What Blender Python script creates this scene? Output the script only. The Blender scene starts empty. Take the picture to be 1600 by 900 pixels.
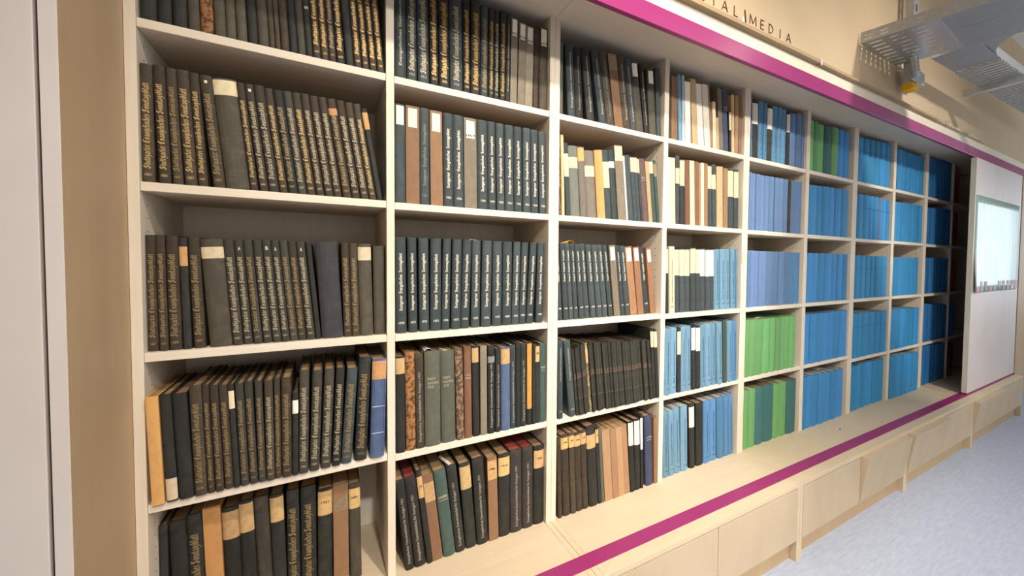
import bpy, bmesh, math, random
from mathutils import Vector, Matrix
SC = bpy.context.scene
COL = SC.collection
random.seed(7)
# ------------------------------------------------------------------ camera
cam = bpy.data.cameras.new('camera')
cam.sensor_fit = 'HORIZONTAL'; cam.sensor_width = 36.0
cam.lens = 643.6876 / 1600 * 36
cam.shift_x = -(909.40 - 800) / 1600
cam.shift_y = -(450 - 429.37) / 1600
cam.clip_start = .05; cam.clip_end = 60
co = bpy.data.objects.new('camera', cam); COL.objects.link(co)
r = Vector((0.84960797, -0.52728061, 0.01189380)); u = Vector((0.00771192, 0.03496863, 0.99935865)); f = Vector((0.52735835, 0.84897135, -0.03377597))
co.matrix_world = Matrix(((r.x, u.x, -f.x, 0.398246), (r.y, u.y, -f.y, -1.477333), (r.z, u.z, -f.z, 1.475914), (0, 0, 0, 1)))
SC.camera = co
# ------------------------------------------------------------------ sky, lamps, exposure
SC.view_settings.view_transform = 'Standard'; SC.view_settings.look = 'None'
SC.view_settings.exposure = -0.18; SC.view_settings.gamma = 1.0; SC.view_settings.use_curve_mapping = False
W = bpy.data.worlds.new('daylight'); SC.world = W; W.use_nodes = True
W.node_tree.nodes['Background'].inputs[0].default_value = (.80, .90, 1.0, 1)
W.node_tree.nodes['Background'].inputs[1].default_value = 1.3
def lamp(name, loc, target, power, size, col, spread=180, shape='DISK', size_y=None):
    l = bpy.data.lights.new(name, 'AREA'); l.energy = power; l.size = size; l.shape = shape; l.color = col
    if size_y: l.size_y = size_y
    l.spread = math.radians(spread)
    o = bpy.data.objects.new(name, l); COL.objects.link(o); o.location = loc
    o.rotation_euler = (Vector(target) - Vector(loc)).to_track_quat('-Z', 'Y').to_euler()
    return o
WARM = (1.0, .89, .75); NEUT = (1.0, .945, .865)
lamp('ceiling_lamp', (1.05, -1.70, 3.40), (1.35, .15, .80), 21, .11, WARM, 86)
lamp('ceiling_lamp.001', (0.70, -3.0, 3.30), (1.75, 0, .75), 24, .15, NEUT, 74)
lamp('ceiling_lamp.002', (3.40, -3.0, 3.30), (3.3, 0, .80), 32, .15, NEUT, 84)
lamp('ceiling_lamp.003', (3.05, -1.25, 3.06), (2.6, -.25, 2.75), 1.0, .05, WARM, 120)
lamp('window_daylight', (9.0, -2.2, 1.75), (2.0, -2.2, .9), 70, 2.6, (.80, .89, 1.0), 180, 'RECTANGLE', 1.7)
lamp('front_fill', (1.2, -5.9, 1.6), (1.2, 0, 1.6), 26, 4.0, (1.0, .96, .90), 180, 'RECTANGLE', 1.5)  # added fill from behind the camera; the front wall has no window
lamp('room_fill', (1.6, -4.2, 3.45), (1.6, -4.2, 0), 62, 4.0, (1.0, .94, .86), 180, 'RECTANGLE', 2.2)  # broad unseen fill standing in for the room's other lamps
# ------------------------------------------------------------------ materials
def lin(c):
    return tuple((v / 255 / 12.92 if v / 255 <= .04045 else ((v / 255 + .055) / 1.055) ** 2.4) for v in c) + (1,)
MATS = {}
def nodes(name, rough=.6, spec=.3):
    m = bpy.data.materials.new(name); m.use_nodes = True
    nt = m.node_tree; b = nt.nodes['Principled BSDF']
    b.inputs['Roughness'].default_value = rough; b.inputs['Specular IOR Level'].default_value = spec
    return m, nt, b
def mixcol(nt, fac, a, b):
    n = nt.nodes.new('ShaderNodeMix'); n.data_type = 'RGBA'
    for s, v in ((n.inputs[0], fac), (n.inputs[6], a), (n.inputs[7], b)):
        if hasattr(v, 'links') or isinstance(v, bpy.types.NodeSocket): nt.links.new(v, s)
        else: s.default_value = v
    return n.outputs[2]
def noise(nt, scale, detail=3, rough=.55, stretch=None, space='Object'):
    tc = nt.nodes.new('ShaderNodeTexCoord'); n = nt.nodes.new('ShaderNodeTexNoise')
    n.inputs['Scale'].default_value = scale; n.inputs['Detail'].default_value = detail; n.inputs['Roughness'].default_value = rough
    src = tc.outputs[space]
    if stretch:
        mp = nt.nodes.new('ShaderNodeMapping'); mp.inputs['Scale'].default_value = stretch
        nt.links.new(src, mp.inputs['Vector']); src = mp.outputs['Vector']
    nt.links.new(src, n.inputs['Vector'])
    return n.outputs['Fac']
def ramp(nt, fac, p0, p1, c0=(0, 0, 0, 1), c1=(1, 1, 1, 1)):
    n = nt.nodes.new('ShaderNodeValToRGB'); n.color_ramp.elements[0].position = p0; n.color_ramp.elements[1].position = p1
    n.color_ramp.elements[0].color = c0; n.color_ramp.elements[1].color = c1
    nt.links.new(fac, n.inputs[0]); return n.outputs[0]
def bump(nt, b, h, strength, dist):
    n = nt.nodes.new('ShaderNodeBump'); n.inputs['Strength'].default_value = strength; n.inputs['Distance'].default_value = dist
    nt.links.new(h, n.inputs['Height']); nt.links.new(n.outputs[0], b.inputs['Normal'])
def vary(nt, col, hv=.006, vv=.22):
    oi = nt.nodes.new('ShaderNodeObjectInfo'); hs = nt.nodes.new('ShaderNodeHueSaturation')
    def m(lo, hi, src):
        r_ = nt.nodes.new('ShaderNodeMapRange'); r_.inputs[3].default_value = lo; r_.inputs[4].default_value = hi
        nt.links.new(src, r_.inputs[0]); return r_.outputs[0]
    nt.links.new(m(1 - vv, 1 + vv, oi.outputs['Random']), hs.inputs['Value'])
    nt.links.new(m(.5 - hv, .5 + hv, oi.outputs['Random']), hs.inputs['Hue'])
    nt.links.new(col, hs.inputs['Color']); return hs.outputs[0]
CLOTH = {  # sRGB: main, worn
 'black': ((44, 44, 41), (66, 63, 57)), 'bbrown': ((66, 57, 46), (98, 84, 64)), 'olive': ((78, 73, 62), (104, 94, 76)),
 'slate': ((60, 68, 69), (78, 86, 86)), 'slateb': ((62, 59, 52), (90, 82, 70)), 'marble': ((156, 106, 66), (80, 54, 38)), 'marbled': ((72, 62, 53), (146, 110, 82)),
 'plum': ((56, 53, 57), (72, 66, 66)), 'tanor': ((200, 150, 94), (178, 128, 78)), 'tan': ((196, 168, 128), (178, 146, 108)), 'tanbr': ((156, 128, 98), (132, 106, 80)),
 'brown': ((146, 112, 82), (130, 98, 72)), 'orbr': ((160, 120, 88), (146, 106, 76)), 'redbr': ((130, 94, 72), (112, 78, 58)), 'papbr': ((166, 130, 98), (150, 116, 86)),
 'taupe': ((128, 117, 100), (148, 136, 116)), 'taupeb': ((112, 104, 95), (130, 119, 105)), 'ggray': ((104, 107, 98), (116, 116, 106)), 'ggreen': ((86, 87, 75), (100, 100, 85)),
 'dgreen': ((64, 82, 75), (84, 95, 86)), 'dgreen2': ((62, 108, 106), (76, 116, 112)), 'navy': ((60, 66, 88), (76, 80, 98)), 'navyb': ((86, 102, 134), (108, 120, 146)), 'bluec': ((88, 103, 138), (108, 121, 152)),
 'lblue': ((106, 143, 165), (120, 153, 168)), 'lblue2': ((88, 134, 165), (104, 146, 172)), 'pblue': ((182, 202, 208), (198, 212, 214)), 'blue2': ((82, 126, 166), (94, 136, 170)),
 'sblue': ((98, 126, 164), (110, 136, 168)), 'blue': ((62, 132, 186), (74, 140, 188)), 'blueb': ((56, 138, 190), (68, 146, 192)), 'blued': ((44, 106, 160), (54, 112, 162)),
 'green': ((110, 166, 104), (122, 172, 112)), 'green2': ((92, 146, 98), (104, 154, 104)), 'cream': ((228, 208, 172), (210, 188, 150)), 'creamp': ((232, 206, 178), (216, 190, 160)), 'white': ((234, 226, 210), (218, 207, 188)),
 'maroon': ((104, 86, 82), (124, 106, 98)), 'blackr': ((52, 48, 46), (74, 64, 58)), 'char': ((54, 52, 46), (76, 72, 64)), 'mottle': ((104, 95, 74), (172, 154, 110)), 'dred': ((136, 60, 50), (118, 52, 44)),
}
def cloth(k):
    if k in MATS: return MATS[k]
    a, b_ = CLOTH[k]
    m, nt, b = nodes('cloth_' + k, .62, .28)
    if k in ('marble', 'marbled', 'mottle'):
        fac = ramp(nt, noise(nt, 70, 6, .7), .47, .56)
    else:
        fac = ramp(nt, noise(nt, 26, 5, .65), .45, .80)
    c = mixcol(nt, fac, lin(a), lin(b_))
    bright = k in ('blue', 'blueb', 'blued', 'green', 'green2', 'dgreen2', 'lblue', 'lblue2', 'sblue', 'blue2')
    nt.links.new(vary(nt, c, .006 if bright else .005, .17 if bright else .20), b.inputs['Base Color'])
    bump(nt, b, noise(nt, 900, 2), .25, .0006)
    MATS[k] = m; return m
def paper(k, col, worn, sc=60):
    m, nt, b = nodes(k, .8, .15)
    c = mixcol(nt, ramp(nt, noise(nt, sc, 4), .45, .75), lin(col), lin(worn))
    nt.links.new(vary(nt, c, .01, .10), b.inputs['Base Color']); MATS[k] = m; return m
paper('label_cream', (224, 207, 174), (208, 187, 148)); paper('label_tan', (196, 162, 116), (176, 140, 96)); paper('label_orange', (206, 158, 108), (190, 140, 92))
paper('label_white', (236, 230, 214), (222, 212, 190)); paper('label_taupe', (150, 132, 104), (128, 112, 88)); paper('label_gray', (138, 140, 140), (120, 122, 122))
paper('label_label', (208, 172, 118), (188, 150, 98)); paper('label_tanor', (206, 150, 80), (190, 132, 66)); paper('slip_paper', (236, 232, 224), (224, 218, 206))
def pages(k, a, b_):
    m, nt, b = nodes(k, .85, .1)
    c = mixcol(nt, noise(nt, 40, 4, .6, (30, 1, 1)), lin(a), lin(b_))
    nt.links.new(vary(nt, c, .01, .15), b.inputs['Base Color']); MATS[k] = m
pages('pages_old', (172, 142, 104), (112, 90, 66)); pages('pages_new', (206, 190, 164), (160, 146, 126)); pages('pages_red', (150, 66, 56), (112, 50, 44))
def ink(k, col, metal=0, rough=.45, fade=None, amount=(.40, .62)):
    m, nt, b = nodes(k, rough, .4); b.inputs['Metallic'].default_value = metal
    if fade:
        c = mixcol(nt, ramp(nt, noise(nt, 55, 5, .7), *amount), lin(fade), lin(col)); nt.links.new(c, b.inputs['Base Color'])
    else: b.inputs['Base Color'].default_value = lin(col)
    MATS[k] = m
ink('ink_G', (210, 168, 92), .2, .40, (120, 98, 62), (.34, .62)); ink('ink_o', (200, 170, 114), .15, .42, (140, 120, 84), (.30, .60)); ink('ink_g', (168, 144, 100), .15, .45, (112, 98, 74)); ink('ink_s', (192, 180, 150), .1, .45, (138, 126, 102))
ink('ink_S', (222, 216, 196), .1, .4, (170, 164, 148), (.25, .5)); ink('ink_d', (118, 122, 118), .1, .5); ink('ink_R', (196, 190, 172), .1, .45, (112, 110, 100)); ink('ink_B', (40, 70, 110), 0, .6); ink('ink_k', (60, 48, 40), 0, .6)
ink('ink_b', (24, 78, 140), 0, .6); ink('ink_p', (150, 110, 92), 0, .6, (84, 78, 70)); ink('ink_w', (190, 205, 225), 0, .6)
def wood(k, a, b_, rough=.55, stretch=(2, 30, 30), spec=.25, sc=1.5):
    m, nt, b = nodes(k, rough, spec)
    f1 = noise(nt, sc, 6, .6, stretch, 'Object'); f2 = noise(nt, 3.0, 3, .5)
    c = mixcol(nt, ramp(nt, f1, .30, .75), lin(a), lin(b_))
    c2 = mixcol(nt, ramp(nt, f2, .35, .8, (0, 0, 0, 1), (.40, .40, .40, 1)), c, lin(tuple(int(v * .95) for v in b_)))
    nt.links.new(c2, b.inputs['Base Color']); bump(nt, b, f1, .06, .0015); MATS[k] = m
wood('birch', (233, 221, 203), (224, 210, 189)); wood('birch_v', (231, 219, 200), (220, 205, 183), stretch=(30, 30, 2)); wood('birch_top', (214, 196, 168), (207, 186, 156)); wood('birch_warm', (196, 170, 136), (186, 157, 122), stretch=(6, 6, 1))
wood('birch_front', (202, 184, 157), (192, 172, 143), stretch=(4, 4, 2)); wood('birch_inner', (222, 213, 198), (212, 200, 183), stretch=(30, 30, 2)); wood('ledge_wood', (180, 158, 124), (158, 136, 104))
wood('door_white', (222, 212, 206), (214, 202, 196), .5, (1, 1, 1)); wood('wall_paint', (208, 186, 155), (201, 177, 144), .7, (1, 1, 1), .15, 1.2); wood('plaster', (210, 196, 170), (180, 160, 126), .8, (8, 8, 8)); wood('plain_white', (228, 224, 216), (220, 214, 206), .7, (1, 1, 1))
m, nt, b = nodes('magenta_lacquer', .30, .4); b.inputs['Base Color'].default_value = lin((150, 50, 108)); MATS['magenta'] = m
m, nt, b = nodes('magenta_matte', .40, .45); b.inputs['Base Color'].default_value = lin((150, 46, 104)); MATS['magenta_rail'] = m
def steel(k, col, rough):
    m, nt, b = nodes(k, rough, .5); b.inputs['Metallic'].default_value = .55
    v = nt.nodes.new('ShaderNodeTexVoronoi'); v.inputs['Scale'].default_value = 40
    tc = nt.nodes.new('ShaderNodeTexCoord'); nt.links.new(tc.outputs['Object'], v.inputs['Vector'])
    c = mixcol(nt, v.outputs['Distance'], lin(col), lin(tuple(int(q * .95) for q in col))); nt.links.new(c, b.inputs['Base Color']); MATS[k] = m
steel('galvanised', (196, 200, 202), .34); steel('galvanised_dull', (178, 182, 186), .48)
def plain(k, col, rough=.5, spec=.3):
    m, nt, b = nodes(k, rough, spec); b.inputs['Base Color'].default_value = lin(col); MATS[k] = m
plain('dark_gap', (24, 22, 20)); plain('yellow_plastic', (246, 190, 10), .4); plain('letter_brown', (92, 66, 44), .5); plain('crumb', (60, 56, 50)); plain('hole', (70, 58, 46), .9)
plain('print_red', (196, 90, 84)); plain('print_gray', (150, 140, 150)); plain('print_pink', (216, 160, 160)); plain('print_plum', (132, 96, 116)); plain('gold_foil', (222, 178, 90), .35)
m, nt, b = nodes('poster_gloss', .38, .3); b.inputs['Coat Weight'].default_value = .18; b.inputs['Coat Roughness'].default_value = .10
c = mixcol(nt, ramp(nt, noise(nt, 3.0, 4, .6, (6, 1, 1)), .40, .62), lin((160, 198, 180)), lin((192, 216, 206))); nt.links.new(c, b.inputs['Base Color'])  # green streaks put the window's reflection into the sheet's own colour
bump(nt, b, noise(nt, 5, 2, .5, (5, 1, 1)), .25, .02); MATS['poster'] = m
m, nt, b = nodes('carpet', .95, .05)
f1 = noise(nt, 9, 6, .7, (1.2, 7, 1)); f2 = noise(nt, 160, 2, .5, (1, 2.5, 1))
c = mixcol(nt, ramp(nt, f1, .30, .72), lin((170, 178, 197)), lin((196, 203, 218)))
c = mixcol(nt, ramp(nt, f2, .35, .65, (0, 0, 0, 1), (.40, .40, .40, 1)), c, lin((150, 158, 176)))
nt.links.new(c, b.inputs['Base Color']); bump(nt, b, f2, .6, .004); MATS['carpet'] = m
# ------------------------------------------------------------------ helpers
def link(name, verts, faces, mat, parent=None, loc=(0, 0, 0), rot=(0, 0, 0), mesh=None):
    if mesh is None:
        mesh = bpy.data.meshes.new(name); mesh.from_pydata(verts, [], faces); mesh.validate(); mesh.update()
        for mm in (mat if isinstance(mat, (list, tuple)) else [mat]): mesh.materials.append(MATS[mm] if isinstance(mm, str) else mm)
    o = bpy.data.objects.new(name, mesh); COL.objects.link(o); o.location = loc; o.rotation_euler = rot
    if parent: o.parent = parent
    return o
def tag(o, label=None, cat=None, group=None, kind=None):
    if label: o['label'] = label
    if cat: o['category'] = cat
    if group: o['group'] = group
    if kind: o['kind'] = kind
    return o
def empty(name, loc=(0, 0, 0), rot=(0, 0, 0)):
    o = bpy.data.objects.new(name, None); COL.objects.link(o); o.location = loc; o.rotation_euler = rot; o.empty_display_size = .05; return o
def boxes(bl):
    V, F = [], []
    for (x0, x1, y0, y1, z0, z1) in bl:
        k = len(V)
        V += [(x0, y0, z0), (x1, y0, z0), (x1, y1, z0), (x0, y1, z0), (x0, y0, z1), (x1, y0, z1), (x1, y1, z1), (x0, y1, z1)]
        F += [tuple(k + i for i in q) for q in ((0, 3, 2, 1), (4, 5, 6, 7), (0, 1, 5, 4), (1, 2, 6, 5), (2, 3, 7, 6), (3, 0, 4, 7))]
    return V, F
def box(name, b, mat, parent=None, bevel=0, **k):
    V, F = boxes([b])
    o = link(name, V, F, mat, parent, **k)
    if bevel:
        md = o.modifiers.new('edge', 'BEVEL'); md.width = bevel; md.segments = 2
    return o
def structure(name, V, F, mat): return tag(link(name, V, F, mat), kind='structure')
def hexa(name, P, mat, parent=None):   # eight corners, bottom four then top four
    return link(name, P, [(0, 3, 2, 1), (4, 5, 6, 7), (0, 1, 5, 4), (1, 2, 6, 5), (2, 3, 7, 6), (3, 0, 4, 7)], mat, parent)
# ------------------------------------------------------------------ the room
V, F = boxes([(-3, 9.2, -6, .45, -.05, 0)]); structure('floor', V, F, 'carpet')
V, F = boxes([(-3, 9.2, -6, .45, 3.6, 3.65)]); structure('ceiling', V, F, 'plain_white')
V, F = boxes([(-3, 9.2, .40, .45, 0, 3.6), (-3, 9.2, -.255, .40, 2.5, 3.6)]); structure('wall_back', V, F, 'wall_paint')
V, F = boxes([(-3.05, -3, -6, .45, 0, 3.6)]); structure('wall_left', V, F, 'plain_white')
V, F = boxes([(-3, 9.2, -6.05, -6, 0, 3.6)]); structure('wall_front', V, F, 'plain_white')
V, F = boxes([(9.2, 9.25, -6, -3.9, 0, 3.6), (9.2, 9.25, -.8, .45, 0, 3.6), (9.2, 9.25, -3.9, -.8, 0, .85), (9.2, 9.25, -3.9, -.8, 2.65, 3.6)]); structure('wall_right', V, F, 'plain_white')
V, F = boxes([(9.17, 9.24, -3.9, -3.84, .85, 2.65), (9.17, 9.24, -.86, -.8, .85, 2.65), (9.17, 9.24, -3.84, -.86, .85, .91), (9.17, 9.24, -3.84, -.86, 2.59, 2.65), (9.18, 9.23, -2.40, -2.34, .91, 2.59)]); structure('window_1', V, F, 'plain_white')
# ledge, painted strip and magenta fascia over the bookcases
V, F = boxes([(-.02, 6.7, -.270, -.2551, 2.443, 2.4995)]); structure('trim_1', V, F, 'birch')
o = tag(box('fascia_rail', (-.02, 6.7, -.272, -.250, 2.370, 2.4428), 'magenta', bevel=.0015), 'glossy magenta fascia rail running along the top of the bookcases', 'rail')
V, F = boxes([(-.02, 2.55, -.297, -.2551, 2.4997, 2.516)]); structure('trim_2', V, F, 'ledge_wood')
V, F = boxes([(2.565, 4.1, -.294, -.2551, 2.4997, 2.513)]); structure('trim_3', V, F, 'ledge_wood')
rg = random.Random(3); V, F = [], []
for i in range(22):
    x = 4.101 + i * .046; V2, F2 = boxes([(x, x + .0455, -.294 + rg.uniform(0, .006), -.2551, 2.4997, 2.513 + rg.uniform(-.002, .010))]); k = len(V); V += V2; F += [tuple(k + j for j in q) for q in F2]
structure('trim_4', V, F, 'plaster')
for i, (x, z0, lab) in enumerate(((2.556, 2.49, 'small white plastic clip at the step in the wooden ledge'), (1.955, 2.52, 'small white clip under the letter L on the ledge'))):
    tag(box('ledge_clip_glint', (x - .006, x + .006, -.300, -.296 if i == 0 else -.2785, z0, z0 + .03), 'plain_white', bevel=.001), lab, 'clip')
    if i: bpy.data.objects['ledge_clip_glint.001'].location = (0, .018, 0)  # second clip is added to stand for a lamp glint
tag(box('wooden_peg', (4.335, 4.35, -.275, -.2552, 2.513, 2.545), 'ledge_wood'), 'small dark wooden peg sticking up from the ledge under the cable tray', 'peg')
# ------------------------------------------------------------------ bookcases
BX = [(0, .566), (.590, 1.156), (1.2013, 1.7655), (1.7935, 2.3568), (2.4056, 2.9664), (3.0028, 3.5554), (3.6153, 4.1776), (4.2215, 4.7893), (4.8458, 5.42), (5.442, 6.205)]
U = [-.0225, 1.1785, 2.381, 3.585, 4.817, 6.228]
ZB, ZT, TH, D = .397, 2.4375, .023, .370
SZ = {1: (2.0474, 1.6404, 1.2024, .806), 2: (2.0457, 1.6377, 1.2013, .798), 3: (2.0453, 1.6381, 1.2014, .798), 4: (2.0453, 1.6394, 1.198, .798), 5: (2.0445, 1.6379, 1.1984, .798),
      6: (2.0453, 1.6384, 1.1986, .798), 7: (2.0446, 1.6379, 1.2006, .766), 8: (2.0487, 1.6401, 1.1997, .766), 9: (2.0472, 1.6363, 1.1988, .766), 10: (2.046, 1.6385, 1.1999, .766)}
ORD = 'first second third fourth fifth sixth seventh eighth ninth tenth eleventh twelfth thirteenth fourteenth fifteenth sixteenth seventeenth eighteenth nineteenth twentieth twenty-first twenty-second twenty-third twenty-fourth twenty-fifth twenty-sixth twenty-seventh twenty-eighth twenty-ninth thirtieth thirty-first thirty-second'.split()
CASE = ['holding rows of old gilt-titled volumes, next to the plywood end panel', 'holding dark slate volumes and cream-topped volumes side by side', 'holding slate-blue, green and bright blue volumes', 'holding only bright blue volumes, two bays wide', 'partly hidden behind the white sliding door']
def holes(name, x, side, par):
    V, F = [], []
    for y in (.050, .300):
        z = .52
        while z < 2.40:
            if all(abs(z - s - .01) > .03 for s in SZ[1]):
                k = len(V)
                for a in range(6):
                    V.append((x + side * .0004, y + .0028 * math.cos(a * math.pi / 3), z + .0028 * math.sin(a * math.pi / 3)))
                F.append(tuple(k + a for a in (range(6) if side > 0 else range(5, -1, -1))))
            z += .034
    return tag(link(name, V, F, 'hole', par), kind='stuff')
for c in range(5):
    e = empty('bookcase', ((U[c] + U[c + 1]) / 2, 0, ZB)); tag(e, f'{"white" if c != 3 else "pale"} birch bookcase {CASE[c]}', 'bookcase', 'birch bookcases along the wall')
    off = (-e.location.x, 0, -ZB)
    def P(name, b, mat='birch', bev=.0012):
        return box(name, (b[0] + off[0], b[1] + off[0], b[2], b[3], b[4] + off[2], b[5] + off[2]), mat, e, bev)
    b1, b2 = 2 * c, 2 * c + 1
    P('side_panel', (U[c] + .0003, BX[b1][0], 0, D, ZB + .0003, ZT), 'birch_v'); P('side_panel', (BX[b2][1], U[c + 1] - .0003, 0, D, ZB + .0003, ZT), 'birch_v')
    P('divider', (BX[b1][1], BX[b2][0], 0, D, ZB + .0003, ZT), 'birch_v')
    P('back_panel', (U[c] + .001, U[c + 1] - .001, D, D + .012, ZB + .0003, ZT), 'birch_inner', 0)
    P('top_panel', (U[c] + .0005, U[c + 1] - .0005, -.249, D + .012, ZT, ZT + .018), 'birch', 0)
    for b in (b1, b2):
        for s in SZ[b + 1]:
            P('shelf', (BX[b][0] + .0006, BX[b][1] - .0006, .0012, D - .001, s, s + TH), 'birch')
    for x, sd in ((BX[b1][0], 1), (BX[b1][1], -1), (BX[b2][0], 1), (BX[b2][1], -1)):
        h = holes('peg_holes', x, sd, e); h.location = off
    # base bench below
    q = empty('base_cabinet', ((U[c] + U[c + 1]) / 2, -.2, 0)); tag(q, ['birch base cabinet under the gilt-titled volumes, beside the plywood end panel', 'birch base cabinet with two flush closed flaps and a thin gap between', 'birch base cabinet with one flat flap and one thick wedge-shaped flap', 'birch base cabinet with a wedge-shaped first flap, under blue volumes', 'birch base cabinet standing under the white sliding door'][c], 'cabinet', 'low birch base cabinets')
    oq = (-q.location.x, .2, 0)
    def B(name, b, mat='birch_front', bev=.001, par=q):
        return box(name, (b[0] + oq[0], b[1] + oq[0], b[2] + oq[1], b[3] + oq[1], b[4], b[5]), mat, par, bev)
    B('top_board', (U[c] + .0228, U[c + 1] - .0228, -.357, D + .012, .374, ZB), 'birch_top', .0015)
    B('side_panel', (U[c] + .0006, U[c] + .0222, -.3565, D, .0005, ZB), 'birch_top'); B('side_panel', (U[c + 1] - .0222, U[c + 1] - .0006, -.3565, D, .0005, ZB), 'birch_top')
    B('plinth', (U[c] + .0226, U[c + 1] - .0226, -.322, -.306, .0005, .104), 'birch_warm')  # darker birch holds the overhang's shade in the plinth colour
    B('back_panel', (U[c] + .023, U[c + 1] - .023, D - .012, D, .0005, .3735), 'birch_inner', 0)
    B('bottom_board', (U[c] + .023, U[c + 1] - .023, -.336, D - .013, .104, .118), 'birch_inner', 0)
    mid = (U[c] + U[c + 1]) / 2
    for k, (x0, x1) in enumerate(((U[c] + .024, mid - .0015), (mid + .0015, U[c + 1] - .024))):
        a, e_ = x0 + oq[0], x1 + oq[0]
        wedge = (c, k) in ((2, 1), (3, 0), (4, 0)); t_ = -.044 if wedge else 0; zt_ = .268 if wedge else .262   # grip flaps grow thicker towards the top
        fl = hexa('flap', [(a, 0, 0), (e_, 0, 0), (e_, .018, 0), (a, .018, 0), (a, t_, zt_), (e_, t_, zt_), (e_, .018 if not wedge else -.0012, zt_), (a, .018 if not wedge else -.0012, zt_)], 'birch_front', q); fl.location = (0, -.3565 + oq[1], .1085)
# sliding track along the bench
tr = empty('sliding_door_track', (3.1, -.2675, ZB)); tag(tr, 'flat magenta sliding-door track along the front of the birch base', 'track')
for y0, y1, z1, n in ((-.0325, .0325, .0022, 'track_base'), (-.0325, -.0300, .0034, 'track_lip'), (.0300, .0325, .0034, 'track_lip')):
    box(n, (-3.12, 3.14, y0, y1, .0003 if n == 'track_base' else .0022, z1), 'magenta_rail', tr)
# sliding door with the poster
sd = empty('sliding_door', (5.57, -.272, .4005)); tag(sd, 'white sliding door panel carrying a glossy poster, at the far end', 'door panel')
box('panel', (-.65, .65, -.018, .018, .010, 1.960), 'door_white', sd, .0012); box('bottom_runner', (-.652, .652, -.017, .017, .001, .0098), 'magenta_rail', sd); box('edge_strip', (-.6525, -.6502, -.0178, .0178, .012, 1.958), 'birch_inner', sd)
ps = empty('poster', (5.565, -.2905, 1.25)); tag(ps, 'glossy pale poster in a plastic sleeve on the white sliding door', 'poster')
V, F = [], []
nx, nz = 24, 12
def py(a, c_): return -.0016 - .004 * abs(math.sin(a * 6.5)) * (1 - .5 * c_) - .020 * max(0, 1 - a * 5) * max(0, 1 - c_ * 2.5)
for j in range(nz + 1):
    for i in range(nx + 1):
        a, c_ = i / nx, j / nz; V.append((-.62 + 1.24 * a, py(a, c_), .81 * c_))
for j in range(nz):
    for i in range(nx):
        k = j * (nx + 1) + i; F.append((k, k + 1, k + nx + 2, k + nx + 1))
s = link('sheet', V, F, 'poster', ps); md = s.modifiers.new('thick', 'SOLIDIFY'); md.thickness = .0006; md.offset = -1
for p in s.data.polygons: p.use_smooth = True
rg = random.Random(11); x = -.60; k = 0
while x < .56:
    for zz in (.008, .054):
        if rg.random() < .80:
            w_ = rg.uniform(.06, .11); a = (x + .62) / 1.24; a2 = min(1, (x + w_ + .62) / 1.24); c1 = zz / .81; c2 = (zz + .036) / .81
            hexa('photo_print', [(x, py(a, c1) - .0022, zz), (x + w_, py(a2, c1) - .0022, zz), (x + w_, py(a2, c1) - .0010, zz), (x, py(a, c1) - .0010, zz), (x, py(a, c2) - .0022, zz + .036), (x + w_, py(a2, c2) - .0022, zz + .036), (x + w_, py(a2, c2) - .0010, zz + .036), (x, py(a, c2) - .0010, zz + .036)], ('print_red', 'print_gray', 'print_pink', 'print_plum', 'print_gray')[k % 5], ps); k += 1
    x += .125
# plywood end panel and the white door beside it
ep = tag(box('end_panel', (-.047, -.0228, -.297, .38, .0005, 2.4425), 'birch_warm', bevel=.001), 'tall warm plywood end panel closing the bookcases, beside the white door', 'panel')
ep.data.materials.append(MATS['door_white']); ep.data.polygons[2].material_index = 1
ld = empty('white_door', (-.052, -.297, .002)); tag(ld, 'large white flat door standing beside the plywood end panel', 'door')
box('panel', (-1.25, 0, -.002, .020, .003, 2.9 - .46), 'door_white', ld, .0015); box('shadow_gap_strip', (.0003, .0045, .010, .020, .003, 2.44), 'dark_gap', ld)
box('frame_board', (-1.25, -.002, .0205, .05, .003, 2.44), 'birch_front', ld)
tag(box('end_panel', (6.232, 6.27, -.295, .38, .0005, 2.369), 'birch_warm', bevel=.001), 'narrow plywood end panel just past the white sliding door', 'panel')
cb = empty('cupboard', (7.2, 0, 0)); tag(cb, 'tall plywood cupboard standing past the narrow end panel', 'cupboard')
box('carcass', (-.80, .8, -.18, .38, .10, 2.36), 'birch_warm', cb); box('plinth', (-.80, .8, -.15, .38, .0005, .099), 'birch_front', cb)
box('door', (-.79, -.01, -.2, -.1805, .12, 2.34), 'birch_warm', cb, .001); box('door', (.01, .79, -.2, -.1805, .12, 2.34), 'birch_warm', cb, .001)
# ------------------------------------------------------------------ sign letters
def text_mesh(name, body, size=1.0, extrude=0, res=2):
    cu = bpy.data.curves.new(name, 'FONT'); cu.body = body; cu.size = size; cu.extrude = extrude; cu.resolution_u = res; cu.align_x = 'LEFT'; cu.offset = .018
    return cu
def font_to_mesh(jobs):
    """jobs: {key: text}; gives meshes lying in x (along the text) and y."""
    obs = {}
    for k, body in jobs.items():
        cu = text_mesh('text', body); o = bpy.data.objects.new('text', cu); COL.objects.link(o); obs[k] = o
    dg = bpy.context.evaluated_depsgraph_get(); dg.update(); out = {}
    for k, o in obs.items():
        me = bpy.data.meshes.new_from_object(o.evaluated_get(dg)); out[k] = ([v.co.to_2d() for v in me.vertices], [tuple(p.vertices) for p in me.polygons]); bpy.data.meshes.remove(me)
    for o in obs.values():
        cu = o.data; bpy.data.objects.remove(o); bpy.data.curves.remove(cu)
    return out
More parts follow.
